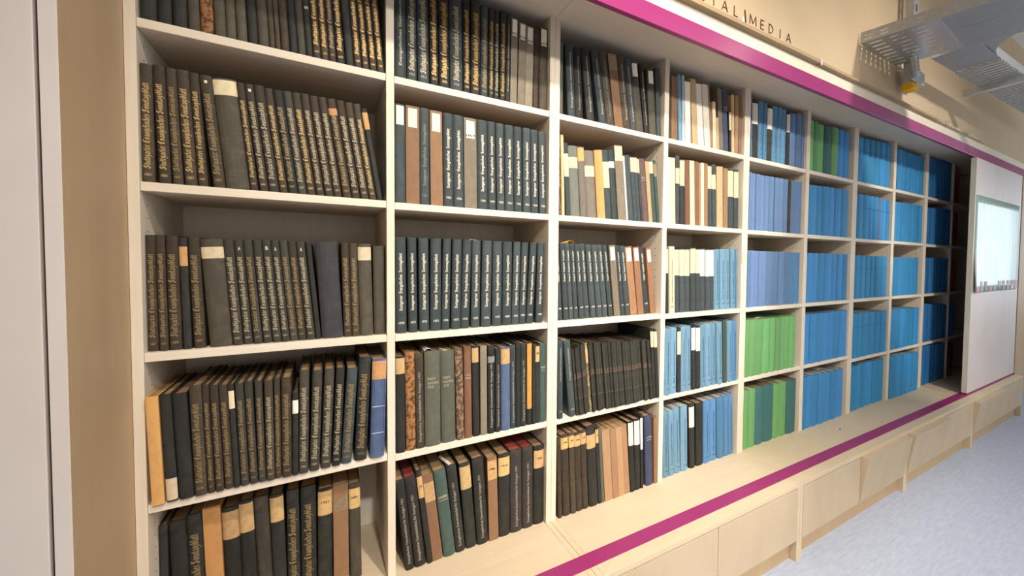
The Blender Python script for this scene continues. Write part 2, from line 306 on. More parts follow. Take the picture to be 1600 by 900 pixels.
def strokes(segs, w):
    """thin drawn letters: list of point pairs -> boxes of width w, depth .006 standing off the wall"""
    V, F = [], []
    for (x0, z0), (x1, z1) in segs:
        d = Vector((x1 - x0, z1 - z0)).normalized(); n = Vector((-d.y, d.x)) * w / 2; e_ = d * w / 2; k = len(V)
        c4 = [(x0 - e_.x - n.x, z0 - e_.y - n.y), (x1 + e_.x - n.x, z1 + e_.y - n.y), (x1 + e_.x + n.x, z1 + e_.y + n.y), (x0 - e_.x + n.x, z0 - e_.y + n.y)]
        V += [(a, -.003, b_) for a, b_ in c4] + [(a, .0005, b_) for a, b_ in c4]
        F += [tuple(k + i for i in q) for q in ((0, 1, 2, 3), (7, 6, 5, 4), (0, 4, 5, 1), (1, 5, 6, 2), (2, 6, 7, 3), (3, 7, 4, 0))]
    return V, F
GL = {'E': [((0, 0), (0, 1)), ((0, 1), (.5, 1)), ((0, .5), (.45, .5)), ((0, 0), (.5, 0))], 'T': [((.3, 0), (.3, 1)), ((0, 1), (.6, 1))], 'A': [((0, 0), (.4, 1)), ((.4, 1), (.8, 0)), ((.14, .33), (.66, .33))],
      'L': [((0, 0), (0, 1)), ((0, 0), (.5, 0))], 'M': [((0, 0), (.05, 1)), ((.05, 1), (.5, .1)), ((.5, .1), (.95, 1)), ((.95, 1), (1, 0))], 'I': [((0, 0), (0, 1))],
      'D': [((0, 0), (0, 1)), ((0, 1), (.35, .95)), ((.35, .95), (.62, .7)), ((.62, .7), (.66, .5)), ((.66, .5), (.62, .3)), ((.62, .3), (.35, .05)), ((.35, .05), (0, 0))]}
HL = .040
for ch, x, wname in (('E', 1.712, 'first'), ('T', 1.780, 'before A'), ('A', 1.845, 'after T'), ('L', 1.925, 'beside the white glint clip'), ('M', 2.033, 'at the start of MEDIA'), ('E', 2.113, 'in the word MEDIA'), ('D', 2.175, 'in the middle of MEDIA'), ('I', 2.262, 'near the end of MEDIA'), ('A', 2.313, 'ending the word MEDIA')):
    V, F = strokes([((a[0] * HL * 1.12, a[1] * HL), (b_[0] * HL * 1.12, b_[1] * HL)) for a, b_ in GL[ch]], .0023)
    tag(link('sign_letter', V, F, 'letter_brown', loc=(x, -.2555, 2.559)), f'thin brown letter {ch} {wname} on the wall over the ledge', 'letter', 'wall sign letters')
V, F = strokes([((0, 0), (-.008, .046))], .006)
tag(link('sign_bar', V, F, 'letter_brown', loc=(2.005, -.2555, 2.556)), 'thick slanted brown bar between the letters L and M', 'sign bar')
# ------------------------------------------------------------------ cable trays
def slotted(L, H, rows, along, n0, pitch, slot, sl_h):
    """flat strip L x H cut by rows of slots; returns rectangles (u0,u1,v0,v1) that remain"""
    rects = []; v = 0
    for rv in rows:
        rects.append((0, L, v, rv - sl_h / 2)); uu = 0; x = n0
        while x + slot < min(L, along): rects.append((uu, x, rv - sl_h / 2, rv + sl_h / 2)); uu = x + slot; x += pitch
        rects.append((uu, L, rv - sl_h / 2, rv + sl_h / 2)); v = rv + sl_h / 2
    rects.append((0, L, v, H)); return rects
ut = empty('cable_tray', (3.02, -.262, 2.745), (.055, 0, .075)); tag(ut, 'wide galvanised cable tray sticking out from the wall on a strut', 'cable tray')
TW, TL = .47, 2.2
for x in (0, TW):
    V, F = boxes([(x - .0012, x + .0012, -b_, -a, c_, d_) for a, b_, c_, d_ in slotted(TL, .060, (.016, .036), .40, .02, .078, .036, .004)]); tag(link('side_wall', V, F, 'galvanised', ut), kind='stuff')
V, F = boxes([(a + .0013, b_ + .0013, -d_ - 0, -c_, 0, .0015) for a, b_, c_, d_ in [(q[2], q[3], q[0], q[1]) for q in slotted(.36, TW - .0026, [.04 + .055 * i for i in range(8)], .30, .03, .10, .065, .010)]])
tag(link('perforated_base', V, F, 'galvanised', ut), kind='stuff')
box('base_plate', (.0013, TW - .0013, -TL, -.3605, 0, .0015), 'galvanised_dull', ut)
V, F = boxes([(.10, .36, -.352, -.345, -.0022, 0), (.20, .207, -.56, -.40, -.002, 0)]); tag(link('stiffening_rib', V, F, 'galvanised', ut), kind='stuff')
for y in (-.30, -.36):
    box('bolt', (-.0055, -.0013, y - .005, y + .005, .040, .050), 'galvanised', ut, .001)
lt = empty('cable_tray', (3.545, -.53, 2.735), (0, 0, -.03)); tag(lt, 'lower galvanised cable tray with ribbed base running along the wall', 'cable tray')
for y in (-.11, .11):
    box('side_wall', (0, 2.9, y - .0012, y + .0012, 0, .05), 'galvanised', lt)
box('base_plate', (0, .34, -.1085, .1085, 0, .0015), 'galvanised_dull', lt)
V, F = boxes([(.3402, 2.9, y, y + .010, 0, .0015) for y in (-.1085, -.075, -.040, -.005, .030, .065, .0985)] + [(.36 + .048 * i, .36 + .048 * i + .020, -.1085, .1085, -.010, .0012) for i in range(52)]); tag(link('ribbed_base', V, F, 'galvanised', lt), kind='stuff')
# curved corner sheet joining both trays
V, F = [], []
R0, n = .26, 12
for z in (0, .0015):
    V.append((0, 0, z))
    for i in range(n + 1):
        a = math.pi / 2 * i / n; V.append((R0 - R0 * math.sin(a), -R0 + R0 * math.cos(a), z))
m_ = n + 2
F += [(0, i + 2, i + 1) for i in range(n)][::-1] + [(m_, m_ + i + 1, m_ + i + 2) for i in range(n)]
for i in range(n): F.append((i + 1, i + 2, m_ + i + 2, m_ + i + 1))
F += [(0, 1, m_ + 1, m_), (0, m_, m_ + n + 1, n + 1)]
cs = empty('corner_sheet', (3.548, -.652, 2.7345)); tag(cs, 'curved galvanised corner sheet between the two cable trays', 'sheet')
link('sheet', V, F, 'galvanised_dull', cs)
V, F = [], []
for i in range(n):
    a0, a1 = math.pi / 2 * i / n, math.pi / 2 * (i + 1) / n; k = len(V)
    p0 = (R0 - R0 * math.sin(a0), -R0 + R0 * math.cos(a0)); p1 = (R0 - R0 * math.sin(a1), -R0 + R0 * math.cos(a1))
    V += [(p0[0], p0[1], .0016), (p1[0], p1[1], .0016), (p1[0], p1[1], .05), (p0[0], p0[1], .05)]; F.append((k, k + 1, k + 2, k + 3))
w_ = link('curved_wall', V, F, 'galvanised', cs); md = w_.modifiers.new('t', 'SOLIDIFY'); md.thickness = .0012
cc = empty('support_channel', (4.31, -.80, 2.69)); tag(cc, 'galvanised support channel under the lower cable tray', 'channel')
box('web', (-.0205, .0205, -.42, .44, 0, .002), 'galvanised', cc); box('flange', (-.0205, -.0185, -.42, .44, .002, .040), 'galvanised', cc); box('flange', (.0185, .0205, -.42, .44, .002, .040), 'galvanised', cc)
st = empty('ceiling_strut', (3.53, -.32, 2.60)); tag(st, 'slotted galvanised ceiling strut with a yellow end cap', 'strut')
V, F = boxes([(a - .038, b_ - .038, -.0215, -.0195, c_, d_) for a, b_, c_, d_ in [(q[2], q[3], q[0], q[1]) for q in slotted(.998, .076, (.038,), 1.0, .03, .070, .046, .022)]]); tag(link('slotted_face', V, F, 'galvanised', st), kind='stuff')
box('flange', (-.038, -.036, -.0193, .022, .0, .998), 'galvanised', st); box('flange', (.036, .038, -.0193, .022, 0, .998), 'galvanised', st)
box('end_cap', (-.040, .040, -.029, .027, -.028, .012), 'yellow_plastic', st, .004); box('cap_clip', (-.030, .046, -.034, -.0292, -.024, -.006), 'yellow_plastic', st, .002)
box('clamp_plate', (-.060, .034, -.032, -.0300, .016, .142), 'galvanised', st, .001)
br = box('brace_arm', (-.030, .030, -.056, -.0325, 0, .19), 'galvanised', st, .004); br.location = (-.020, 0, .040); br.rotation_euler = (0, -.42, 0)
V, F = boxes([(-.013, .013, -.0605, -.0562, .04 + .02 * i, .036 + .02 * i) for i in range(6)]); ba = tag(link('arm_teeth', V, F, 'galvanised_dull', st), kind='stuff'); ba.location = br.location; ba.rotation_euler = br.rotation_euler
V, F = boxes([(.0385, .135, -.030, .030, .020, .023), (.0385, .135, -.030, -.027, .023, .098), (.0385, .135, .027, .030, .023, .098), (.0385, .135, -.006, .006, .023, .040)]); link('channel_stub', V, F, 'galvanised', st)
BOOKS = """
@1 1 0.012
0.0045 0.0312 0.345 -0.0034 black N
0.0374 0.0263 0.345 -0.0049 black N
0.0650 0.0288 0.345 -0.0060 black N
0.0960 0.0224 0.345 -0.0080 olive N
0.1202 0.0257 0.345 -0.0096 marble N
0.1478 0.0238 0.345 -0.0113 olive N
0.1725 0.0209 0.345 -0.0120 olive N
0.1954 0.0216 0.345 -0.0137 olive N
0.2190 0.0221 0.345 -0.0153 black Y:1871
0.2422 0.0231 0.345 -0.0160 olive N
0.2663 0.0134 0.345 -0.0166 bbrown N
0.2807 0.0114 0.345 -0.0172 bbrown N
0.2937 0.0193 0.345 -0.0183 bbrown N
0.3141 0.0191 0.345 -0.0189 black N
0.3343 0.0184 0.345 -0.0194 olive N
0.3538 0.0164 0.345 -0.0199 black Y:1874
0.3713 0.0190 0.345 -0.0204 bbrown G:1876
0.3920 0.0187 0.345 -0.0214 bbrown G:1878
0.4119 0.0178 0.345 -0.0218 bbrown g:1877
0.4315 0.0224 0.345 -0.0229 black G:1879
0.4563 0.0210 0.345 -0.0245 black N
0.4792 0.0195 0.345 -0.0254 bbrown G:188
0.5012 0.0185 0.345 -0.0271 bbrown G:189
0.5223 0.0195 0.345 -0.0287 bbrown G:188
0.5438 0.0192 0.345 -0.0297 bbrown G:189
@1 2 0.012
0.0020 0.0230 0.299 -0.0006 bbrown G:1881
0.0329 0.0227 0.301 -0.0082 bbrown G:1882
0.0581 0.0202 0.300 -0.0104 bbrown g:1883
0.0818 0.0247 0.301 -0.0136 bbrown G:1882
0.1088 0.0193 0.298 -0.0153 bbrown G:1883
0.1389 0.0251 0.298 -0.0257 bbrown g:1884
0.1659 0.0512 0.297 -0.0270 olive N L cream 0.850 0.985
0.2191 0.0168 0.295 -0.0284 bbrown G:1885
0.2395 0.0197 0.297 -0.0317 bbrown s:1886
0.2613 0.0228 0.297 -0.0333 slateb s:1886
0.2857 0.0189 0.295 -0.0341 bbrown G:1886
0.3062 0.0231 0.294 -0.0350 black g:1887
0.3305 0.0202 0.297 -0.0358 slateb s:1887
0.3524 0.0218 0.298 -0.0370 bbrown G:1888
0.3759 0.0193 0.298 -0.0381 bbrown s:1888
0.3976 0.0226 0.298 -0.0397 bbrown s:1889
0.4214 0.0206 0.299 -0.0402 bbrown s:1890
0.4451 0.0229 0.299 -0.0425 bbrown g:1890 L orange 0.837 0.902
0.4699 0.0227 0.300 -0.0436 bbrown s:1891
0.4952 0.0219 0.299 -0.0451 bbrown s:1892
0.5190 0.0197 0.299 -0.0461 bbrown G:1893
0.5407 0.0160 0.288 -0.0453 black N L orange 0.775 0.957
@1 3 0.02
0.0029 0.0191 0.304 -0.0011 bbrown g:1887
0.0250 0.0169 0.305 -0.0033 bbrown g:1888
0.0437 0.0248 0.304 -0.0042 bbrown g:1889
0.0712 0.0163 0.299 -0.0060 black N L orange 0.749 0.921
0.0917 0.0237 0.302 -0.0094 bbrown g:1890
0.1243 0.0474 0.297 -0.0173 olive N L cream 0.822 0.928
0.1736 0.0220 0.297 -0.0184 slateb s:1890
0.1976 0.0199 0.298 -0.0196 slateb s:1891
0.2206 0.0193 0.299 -0.0219 slateb g:1892
0.2415 0.0207 0.300 -0.0226 slateb s:1892
0.2643 0.0200 0.301 -0.0239 slateb s:1893
0.2860 0.0182 0.299 -0.0245 slateb s:1893
0.3053 0.0196 0.300 -0.0247 slateb g:1894
0.3260 0.0194 0.299 -0.0247 bbrown g:1894
0.3472 0.0209 0.299 -0.0255 slateb s:1895
0.3698 0.0136 0.293 -0.0241 black N
0.3858 0.0572 0.299 -0.0158 plum N
0.4449 0.0219 0.299 -0.0073 bbrown g:1896
0.4678 0.0210 0.298 -0.0070 bbrown g:1897
0.4901 0.0381 0.296 -0.0067 olive N L cream 0.822 0.966
0.5308 0.0332 0.291 -0.0033 olive N
@1 4 -0.008
0.0112 0.0236 0.285 -0.0084 tanor N
0.0378 0.0222 0.286 -0.0104 black N L cream 0.015 0.216
0.0625 0.0290 0.284 -0.0112 black N
0.0936 0.0245 0.301 -0.0088 bbrown g:1898
0.1197 0.0141 0.299 -0.0094 bbrown g:1899
0.1361 0.0171 0.296 -0.0100 bbrown g:1899
0.1549 0.0186 0.293 -0.0104 bbrown g:1900
0.1751 0.0126 0.293 -0.0108 black N L cream 0.769 0.939
0.1894 0.0180 0.292 -0.0100 slateb g:1901
0.2097 0.0177 0.295 -0.0103 slateb g:1902
0.2293 0.0162 0.294 -0.0066 slateb g:1903
0.2473 0.0190 0.292 -0.0028 bbrown s:1904
0.2675 0.0143 0.295 -0.0011 bbrown g:1905
0.2836 0.0234 0.295 0.0006 bbrown g:1906
0.3083 0.0142 0.247 0.0024 black N L white 0.750 0.910
0.3238 0.0236 0.310 0.0048 slateb s:1906
0.3506 0.0248 0.305 0.0106 slateb s:1907
0.3795 0.0254 0.305 0.0126 slateb s:1908
0.4084 0.0225 0.305 0.0141 black s:1908
0.4330 0.0287 0.299 0.0191 slate g:1909
0.4705 0.0334 0.331 0.0151 black g:1910
0.5137 0.0416 0.320 0.0087 bluec N L orange 0.795 0.982
@1 5 0.07
0.0020 0.0169 0.336 -0.0000 black N
0.0290 0.0373 0.339 -0.0092 black N
0.0674 0.0331 0.347 -0.0094 black g:1855
0.1022 0.0384 0.358 -0.0104 tanor N
0.1435 0.0395 0.341 -0.0118 black N L tan 0.724 0.966
0.1839 0.0334 0.353 -0.0122 black N L tan 0.729 0.975
0.2183 0.0355 0.353 -0.0122 slateb N
0.2548 0.0337 0.349 -0.0096 black N L tan 0.759 0.977
0.2895 0.0320 0.351 -0.0026 black g:1860
0.3237 0.0406 0.352 -0.0002 black g:1861
0.3674 0.0407 0.329 0.0022 black N L label 0.739 0.977
0.4123 0.0429 0.333 -0.0011 brown N L taupe 0.735 0.873
0.4596 0.0336 0.324 -0.0041 olive N L label 0.745 0.953
@2 1 0.012
0.5938 0.0368 0.338 -0.0017 slate R
0.6321 0.0303 0.338 -0.0022 slate s:1912
0.6670 0.0358 0.338 -0.0052 slate s:1913
0.7052 0.0272 0.338 -0.0054 black G:1911
0.7356 0.0352 0.338 -0.0038 black G:1882
0.7725 0.0439 0.338 -0.0031 slate s:1910
0.8182 0.0251 0.338 -0.0034 black G:1881
0.8451 0.0328 0.338 0.0008 black G:1883
0.8806 0.0281 0.329 0.0014 slate g:1884
0.9097 0.0193 0.324 0.0014 black G:1888
0.9318 0.0187 0.325 0.0012 black s:1890
0.9524 0.0219 0.332 0.0029 black G:1890
0.9762 0.0174 0.329 0.0028 black R
0.9946 0.0265 0.319 0.0038 taupe N L white 0.797 0.985 t=1911
1.0240 0.0290 0.311 0.0057 taupe N L white 0.797 0.985 t=1914
1.0551 0.0307 0.308 0.0051 taupe N L white 0.789 0.985 t=1915
1.0889 0.0250 0.308 0.0030 bbrown N
1.1179 0.0361 0.324 0.0000 bbrown N L white 0.777 0.978 t=1917
@2 2 0.012
0.5925 0.0342 0.325 -0.0005 slate N L white 0.794 0.985
0.6282 0.0421 0.327 -0.0010 brown N L white 0.782 0.975
0.6719 0.0323 0.328 -0.0015 slate s2:1953
0.7074 0.0406 0.326 -0.0037 brown N L white 0.782 0.972
0.7505 0.0334 0.325 -0.0031 slate S:1955
0.7856 0.0377 0.326 -0.0038 slate S:1956
0.8243 0.0451 0.324 -0.0038 taupe N L white 0.777 0.968 t=1957
0.8712 0.0392 0.324 -0.0046 slate S:1958
0.9123 0.0309 0.326 -0.0051 slate S:1959
0.9461 0.0307 0.325 -0.0064 slate S:1960
0.9786 0.0343 0.325 -0.0048 slate S:1961
1.0149 0.0342 0.325 -0.0052 slate S:1962
1.0522 0.0319 0.327 -0.0045 slate S:1963
1.0872 0.0316 0.326 -0.0059 slate S:1964
1.1244 0.0295 0.325 -0.0084 slate S:1965
@2 3 0.016
0.5962 0.0333 0.323 -0.0029 slate S:1970
0.6356 0.0281 0.324 -0.0040 slate S:1971
0.6706 0.0324 0.324 -0.0030 slate S:1972
0.7066 0.0361 0.323 0.0009 slate S:1973
0.7436 0.0280 0.323 0.0057 slate S:1974
0.7769 0.0327 0.323 0.0056 slate S:1975
0.8111 0.0319 0.323 0.0093 slate S:1976
0.8510 0.0320 0.322 0.0038 slate S:1977
0.8870 0.0370 0.322 0.0045 slate S:1978
0.9307 0.0373 0.322 0.0018 slate S:1979
0.9705 0.0373 0.322 0.0016 slate S:1980
1.0089 0.0293 0.322 0.0067 slate S:1981
1.0400 0.0281 0.321 0.0102 slate S:1982
1.0700 0.0287 0.321 0.0158 slate S:1983
1.1127 0.0295 0.320 0.0065 slate S:1984
@2 4 0.003
0.5936 0.0286 0.327 -0.0016 black N L tan 0.822 0.985
0.6257 0.0302 0.338 -0.0042 marble N
0.6576 0.0272 0.331 -0.0049 bbrown V
0.6867 0.0524 0.335 -0.0033 ggreen H
0.7429 0.0496 0.330 -0.0061 ggreen H
0.7955 0.0271 0.334 -0.0082 marbled N
0.8246 0.0266 0.338 -0.0058 redbr h
0.8553 0.0251 0.338 -0.0072 black N L tan 0.818 0.976
0.8825 0.0245 0.335 -0.0033 taupe N
0.9102 0.0271 0.334 -0.0025 black V L gray 0.807 0.877
0.9395 0.0210 0.321 -0.0016 black V
0.9639 0.0361 0.320 -0.0035 navyb N L tan 0.804 0.985
1.0011 0.0219 0.327 -0.0037 slate V
1.0241 0.0187 0.332 -0.0029 black N
1.0440 0.0237 0.330 -0.0030 black V
1.0713 0.0205 0.331 -0.0027 black N L tanor 0.197 0.985
1.0930 0.0134 0.322 -0.0027 black N
1.1076 0.0185 0.317 -0.0029 black N L label 0.785 0.982
1.1273 0.0250 0.322 -0.0030 dgreen h
@2 5 0.014
0.6246 0.0270 0.325 -0.0326 black V
0.6543 0.0369 0.328 -0.0346 blackr V
0.6950 0.0179 0.346 -0.0395 black N L label 0.709 0.934
0.7139 0.0346 0.321 -0.0362 brown N L tan 0.688 0.908
0.7525 0.0417 0.326 -0.0375 dgreen h
0.7961 0.0347 0.334 -0.0361 black V
0.8339 0.0399 0.327 -0.0273 black N L tan 0.700 0.964
0.8759 0.0432 0.336 -0.0221 black V
0.9213 0.0367 0.327 -0.0101 brown N L label 0.732 0.957
0.9613 0.0458 0.326 -0.0035 black N L label 0.737 0.959
1.0094 0.0485 0.332 -0.0049 blackr V
1.0603 0.0464 0.331 -0.0037 blackr V
1.1089 0.0450 0.323 -0.0000 black N L label 0.721 0.945
@3 1 0.015
1.2097 0.0159 0.290 -0.0020 ggreen N
1.2498 0.0369 0.294 -0.0177 slate R
1.2887 0.0378 0.292 -0.0168 black r
1.3443 0.0391 0.302 -0.0348 black R
1.4085 0.0391 0.307 -0.0501 slate R
1.4491 0.0393 0.309 -0.0508 bbrown r
1.4907 0.0451 0.315 -0.0460 brown N L taupe 0.778 0.985
1.5374 0.0422 0.319 -0.0471 bbrown R
1.5812 0.0332 0.319 -0.0478 slate R
1.6160 0.0441 0.312 -0.0453 olive N L white 0.795 0.979
1.6619 0.0268 0.312 -0.0416 black R
1.6931 0.0424 0.302 -0.0268 olive N L white 0.781 0.970
1.7364 0.0271 0.319 -0.0192 slate N
@3 2 0.015
1.2120 0.0107 0.329 -0.0095 marbled N
1.2238 0.0129 0.328 -0.0102 tan N
1.2453 0.0218 0.298 -0.0176 slate N L cream 0.543 0.856
1.2699 0.0463 0.292 -0.0195 ggray N L cream 0.686 0.841
1.3174 0.0326 0.294 -0.0204 taupeb N L orange 0.797 0.985
1.3517 0.0487 0.284 -0.0210 taupeb N L cream 0.614 0.774
1.4022 0.0174 0.292 -0.0229 tanor N
1.4208 0.0243 0.296 -0.0239 tanor N
1.4469 0.0346 0.299 -0.0255 slate N L cream 0.455 0.832
1.4827 0.0302 0.306 -0.0267 slate N L white 0.744 0.834
1.5143 0.0425 0.330 -0.0296 taupe N L cream 0.791 0.985
1.5594 0.0098 0.288 -0.0277 white N
1.5711 0.0331 0.295 -0.0297 slate N
1.6056 0.0222 0.293 -0.0301 slate N L cream 0.764 0.985
1.6292 0.0184 0.295 -0.0308 slate N L cream 0.761 0.985
1.6490 0.0110 0.292 -0.0311 slate N L cream 0.768 0.985
1.6621 0.0314 0.292 -0.0322 maroon h
1.6948 0.0226 0.283 -0.0317 tan N
1.7189 0.0244 0.289 -0.0328 dgreen N L cream 0.797 0.985
1.7447 0.0174 0.294 -0.0338 dgreen N L taupe 0.743 0.947
@3 3 0.035
1.2236 0.0224 0.324 -0.0204 slate S:1985
1.2493 0.0255 0.325 -0.0227 slate S:1986
1.2776 0.0214 0.325 -0.0246 slate S:1987
1.3013 0.0223 0.324 -0.0258 slate S:1988
1.3288 0.0256 0.323 -0.0299 slate S:1989
1.3574 0.0272 0.326 -0.0321 slate S:1990
1.3876 0.0296 0.323 -0.0339 slate S:1991
1.4202 0.0289 0.323 -0.0359 slate S:1992
1.4516 0.0281 0.325 -0.0376 slate S:1993
1.4841 0.0235 0.325 -0.0411 slate S:1994
1.5147 0.0344 0.324 -0.0374 taupe N L white 0.789 0.973
1.5531 0.0231 0.325 -0.0404 slate S:1996
1.5795 0.0282 0.323 -0.0417 slate S:1997
1.6118 0.0398 0.320 -0.0425 orbr N L white 0.785 0.977
1.6530 0.0357 0.320 -0.0395 orbr N L white 0.794 0.979
1.6951 0.0329 0.321 -0.0427 slate S:1998
1.7309 0.0306 0.320 -0.0373 orbr N L white 0.781 0.964
@3 4 -0.005
1.2059 0.0245 0.327 -0.0027 slate R:1905
1.2606 0.0313 0.325 -0.0318 slate R:1906
1.2937 0.0124 0.286 -0.0288 char p k=booklet
1.3077 0.0118 0.291 -0.0294 char p k=booklet
1.3210 0.0125 0.296 -0.0299 char p k=booklet
1.3350 0.0126 0.300 -0.0304 char p k=booklet
1.3491 0.0121 0.305 -0.0309 char p k=booklet
1.3628 0.0129 0.305 -0.0310 mottle p L tan 0.713 0.920 k=booklet
1.3771 0.0124 0.303 -0.0308 char p k=booklet
1.3910 0.0131 0.304 -0.0309 char p k=booklet
1.4056 0.0132 0.304 -0.0309 char p k=booklet
1.4204 0.0127 0.301 -0.0307 char p k=booklet
1.4346 0.0135 0.298 -0.0305 char p k=booklet
1.4496 0.0136 0.298 -0.0305 char p k=booklet
1.4647 0.0131 0.298 -0.0305 char p k=booklet
1.4793 0.0139 0.300 -0.0308 char p k=booklet
1.4947 0.0140 0.297 -0.0306 char p k=booklet
1.5102 0.0135 0.298 -0.0307 char p k=booklet
1.5252 0.0143 0.298 -0.0308 char p k=booklet
1.5410 0.0144 0.298 -0.0308 char p k=booklet
1.5569 0.0139 0.297 -0.0308 char p k=booklet
1.5723 0.0147 0.292 -0.0303 char p k=booklet
1.5885 0.0149 0.292 -0.0303 char p k=booklet
1.6049 0.0143 0.292 -0.0303 char p k=booklet
1.6207 0.0152 0.291 -0.0303 char p k=booklet
1.6373 0.0146 0.294 -0.0306 char p k=booklet
1.6534 0.0155 0.292 -0.0304 char p k=booklet
1.6704 0.0156 0.290 -0.0302 char p k=booklet
1.6875 0.0150 0.289 -0.0301 char p k=booklet
1.7040 0.0159 0.287 -0.0299 char p k=booklet
1.7237 0.0184 0.333 -0.0257 black N L cream 0.750 0.976
1.7439 0.0196 0.331 -0.0264 black N L cream 0.746 0.976
@3 5 0
1.2153 0.0190 0.346 -0.0121 bbrown N
1.2405 0.0354 0.350 -0.0175 bbrown N L label 0.826 0.965
1.2772 0.0255 0.352 -0.0180 bbrown N L label 0.825 0.965
1.3056 0.0317 0.346 -0.0196 bbrown N L label 0.829 0.967
1.3387 0.0286 0.349 -0.0203 bbrown N L label 0.830 0.970
1.3718 0.0459 0.362 -0.0246 black N L tan 0.722 0.890
1.4192 0.0153 0.356 -0.0248 black N L label 0.782 0.953
1.4360 0.0147 0.342 -0.0244 ggreen N
1.4538 0.0425 0.328 -0.0255 papbr N
1.4980 0.0314 0.324 -0.0258 papbr N
1.5310 0.0320 0.325 -0.0265 papbr N
1.5646 0.0317 0.329 -0.0274 papbr N
1.5980 0.0288 0.337 -0.0210 black N L white 0.662 0.983
1.6279 0.0328 0.339 -0.0113 black N L white 0.641 0.978
1.6624 0.0140 0.356 -0.0120 black N L white 0.532 0.956
1.6959 0.0441 0.342 -0.0165 navy h
1.7453 0.0182 0.329 -0.0105 brown N
@4 1 0.015
1.8120 0.0105 0.284 -0.0047 bbrown N
1.8251 0.0185 0.305 -0.0067 brown N
1.8449 0.0227 0.306 -0.0071 brown N
1.8798 0.0218 0.321 -0.0191 lblue N
1.9029 0.0151 0.325 -0.0112 pblue N
1.9221 0.0363 0.300 -0.0135 white N
1.9725 0.0401 0.323 -0.0287 tan N
2.0155 0.0410 0.310 -0.0295 white N
2.0610 0.0419 0.316 -0.0335 white N
2.1059 0.0183 0.328 -0.0368 tanbr N
2.1257 0.0231 0.244 -0.0157 cream N
2.1519 0.0202 0.169 -0.0124 tan N
2.1753 0.0316 0.322 -0.0276 taupe N
2.2149 0.0420 0.336 -0.0308 navy h
2.2585 0.0147 0.220 -0.0129 black N L cream 0.556 0.985
2.2748 0.0231 0.313 -0.0148 tan N
2.3013 0.0285 0.315 -0.0092 tanbr N
2.3329 0.0218 0.321 -0.0115 brown N
@4 2 0.015
1.8068 0.0329 0.320 -0.0094 cream N
1.8424 0.0255 0.322 -0.0112 cream N
1.8719 0.0259 0.337 -0.0091 slate N L cream 0.594 0.819
1.9005 0.0332 0.322 -0.0102 black N L cream 0.596 0.985
1.9365 0.0324 0.324 -0.0120 redbr N
1.9717 0.0330 0.326 -0.0139 creamp N
2.0061 0.0380 0.326 -0.0141 redbr N
2.0471 0.0208 0.324 -0.0115 cream N
2.0694 0.0286 0.325 -0.0105 brown N
2.1040 0.0321 0.319 -0.0153 slate N L cream 0.621 0.985
2.1377 0.0295 0.328 -0.0163 slate N L cream 0.607 0.835
2.1704 0.0476 0.323 -0.0125 tan N
2.2212 0.0324 0.319 -0.0112 brown N
2.2617 0.0447 0.321 -0.0100 slate N L cream 0.534 0.968
2.3098 0.0372 0.325 -0.0088 slate N L cream 0.523 0.956
@4 3 0.02
1.8135 0.0259 0.323 -0.0101 black N L cream 0.616 0.985
1.8433 0.0344 0.331 -0.0106 cream B
1.8819 0.0330 0.320 -0.0106 slate N L cream 0.587 0.985
1.9170 0.0358 0.321 -0.0109 slate N L cream 0.575 0.985
1.9549 0.0343 0.322 -0.0092 slate N L cream 0.572 0.985
1.9914 0.0371 0.328 -0.0096 slate N L cream 0.604 0.985
2.0307 0.0311 0.324 -0.0098 slate N L cream 0.610 0.985
2.0641 0.0362 0.325 -0.0101 slate N L white 0.560 0.985
2.1026 0.0346 0.323 -0.0109 slate N L white 0.557 0.985
2.1395 0.0305 0.324 -0.0123 slate N L white 0.560 0.985
2.1723 0.0430 0.326 -0.0109 lblue B k=journal
2.2177 0.0390 0.327 -0.0113 lblue B k=journal
2.2591 0.0398 0.328 -0.0117 lblue B k=journal
2.3039 0.0359 0.329 -0.0122 lblue B k=journal
2.3413 0.0135 0.331 -0.0123 lblue2 B k=journal
@4 4 -0.002
1.7989 0.0417 0.328 -0.0034 lblue B k=journal
1.8426 0.0406 0.329 -0.0040 lblue B k=journal
1.8873 0.0227 0.325 -0.0065 black N L cream 0.595 0.950
1.9141 0.0294 0.331 -0.0098 lblue B k=journal
1.9456 0.0385 0.331 -0.0104 lblue B k=journal
1.9884 0.0283 0.325 -0.0130 black N L white 0.631 0.985
2.0189 0.0310 0.323 -0.0098 black N L white 0.611 0.985
2.0566 0.0338 0.331 -0.0125 lblue B k=journal
2.0927 0.0414 0.333 -0.0129 lblue B k=journal
2.1364 0.0399 0.333 -0.0133 lblue B k=journal
2.1810 0.0432 0.335 -0.0161 lblue B k=journal
2.2291 0.0318 0.343 -0.0145 dgreen N k=journal
2.2634 0.0399 0.334 -0.0129 lblue B k=journal
2.3058 0.0381 0.335 -0.0140 blue2 B k=journal
@4 5 0.015
1.8155 0.0403 0.335 -0.0134 lblue B k=journal
1.8578 0.0329 0.335 -0.0140 lblue B k=journal
1.8949 0.0462 0.342 -0.0170 lblue B k=journal
1.9432 0.0473 0.340 -0.0116 lblue B k=journal
2.0058 0.0376 0.345 -0.0166 black N L white 0.634 0.946
2.0524 0.0523 0.336 -0.0079 black N
2.1093 0.0466 0.339 -0.0107 blue2 B k=journal
2.1583 0.0526 0.339 -0.0111 blue2 B k=journal
2.2182 0.0541 0.341 -0.0140 blue2 N k=journal
2.2748 0.0352 0.341 -0.0145 blue2 N k=journal
2.3125 0.0358 0.343 -0.0150 blue2 B k=journal
@5 1 0.012
2.4379 0.0091 0.332 -0.0103 sblue N k=journal
2.4503 0.0494 0.328 -0.0085 black N L white 0.586 0.935
2.5014 0.0420 0.330 -0.0040 lblue2 B k=journal
2.5466 0.0334 0.327 -0.0039 lblue2 B k=journal
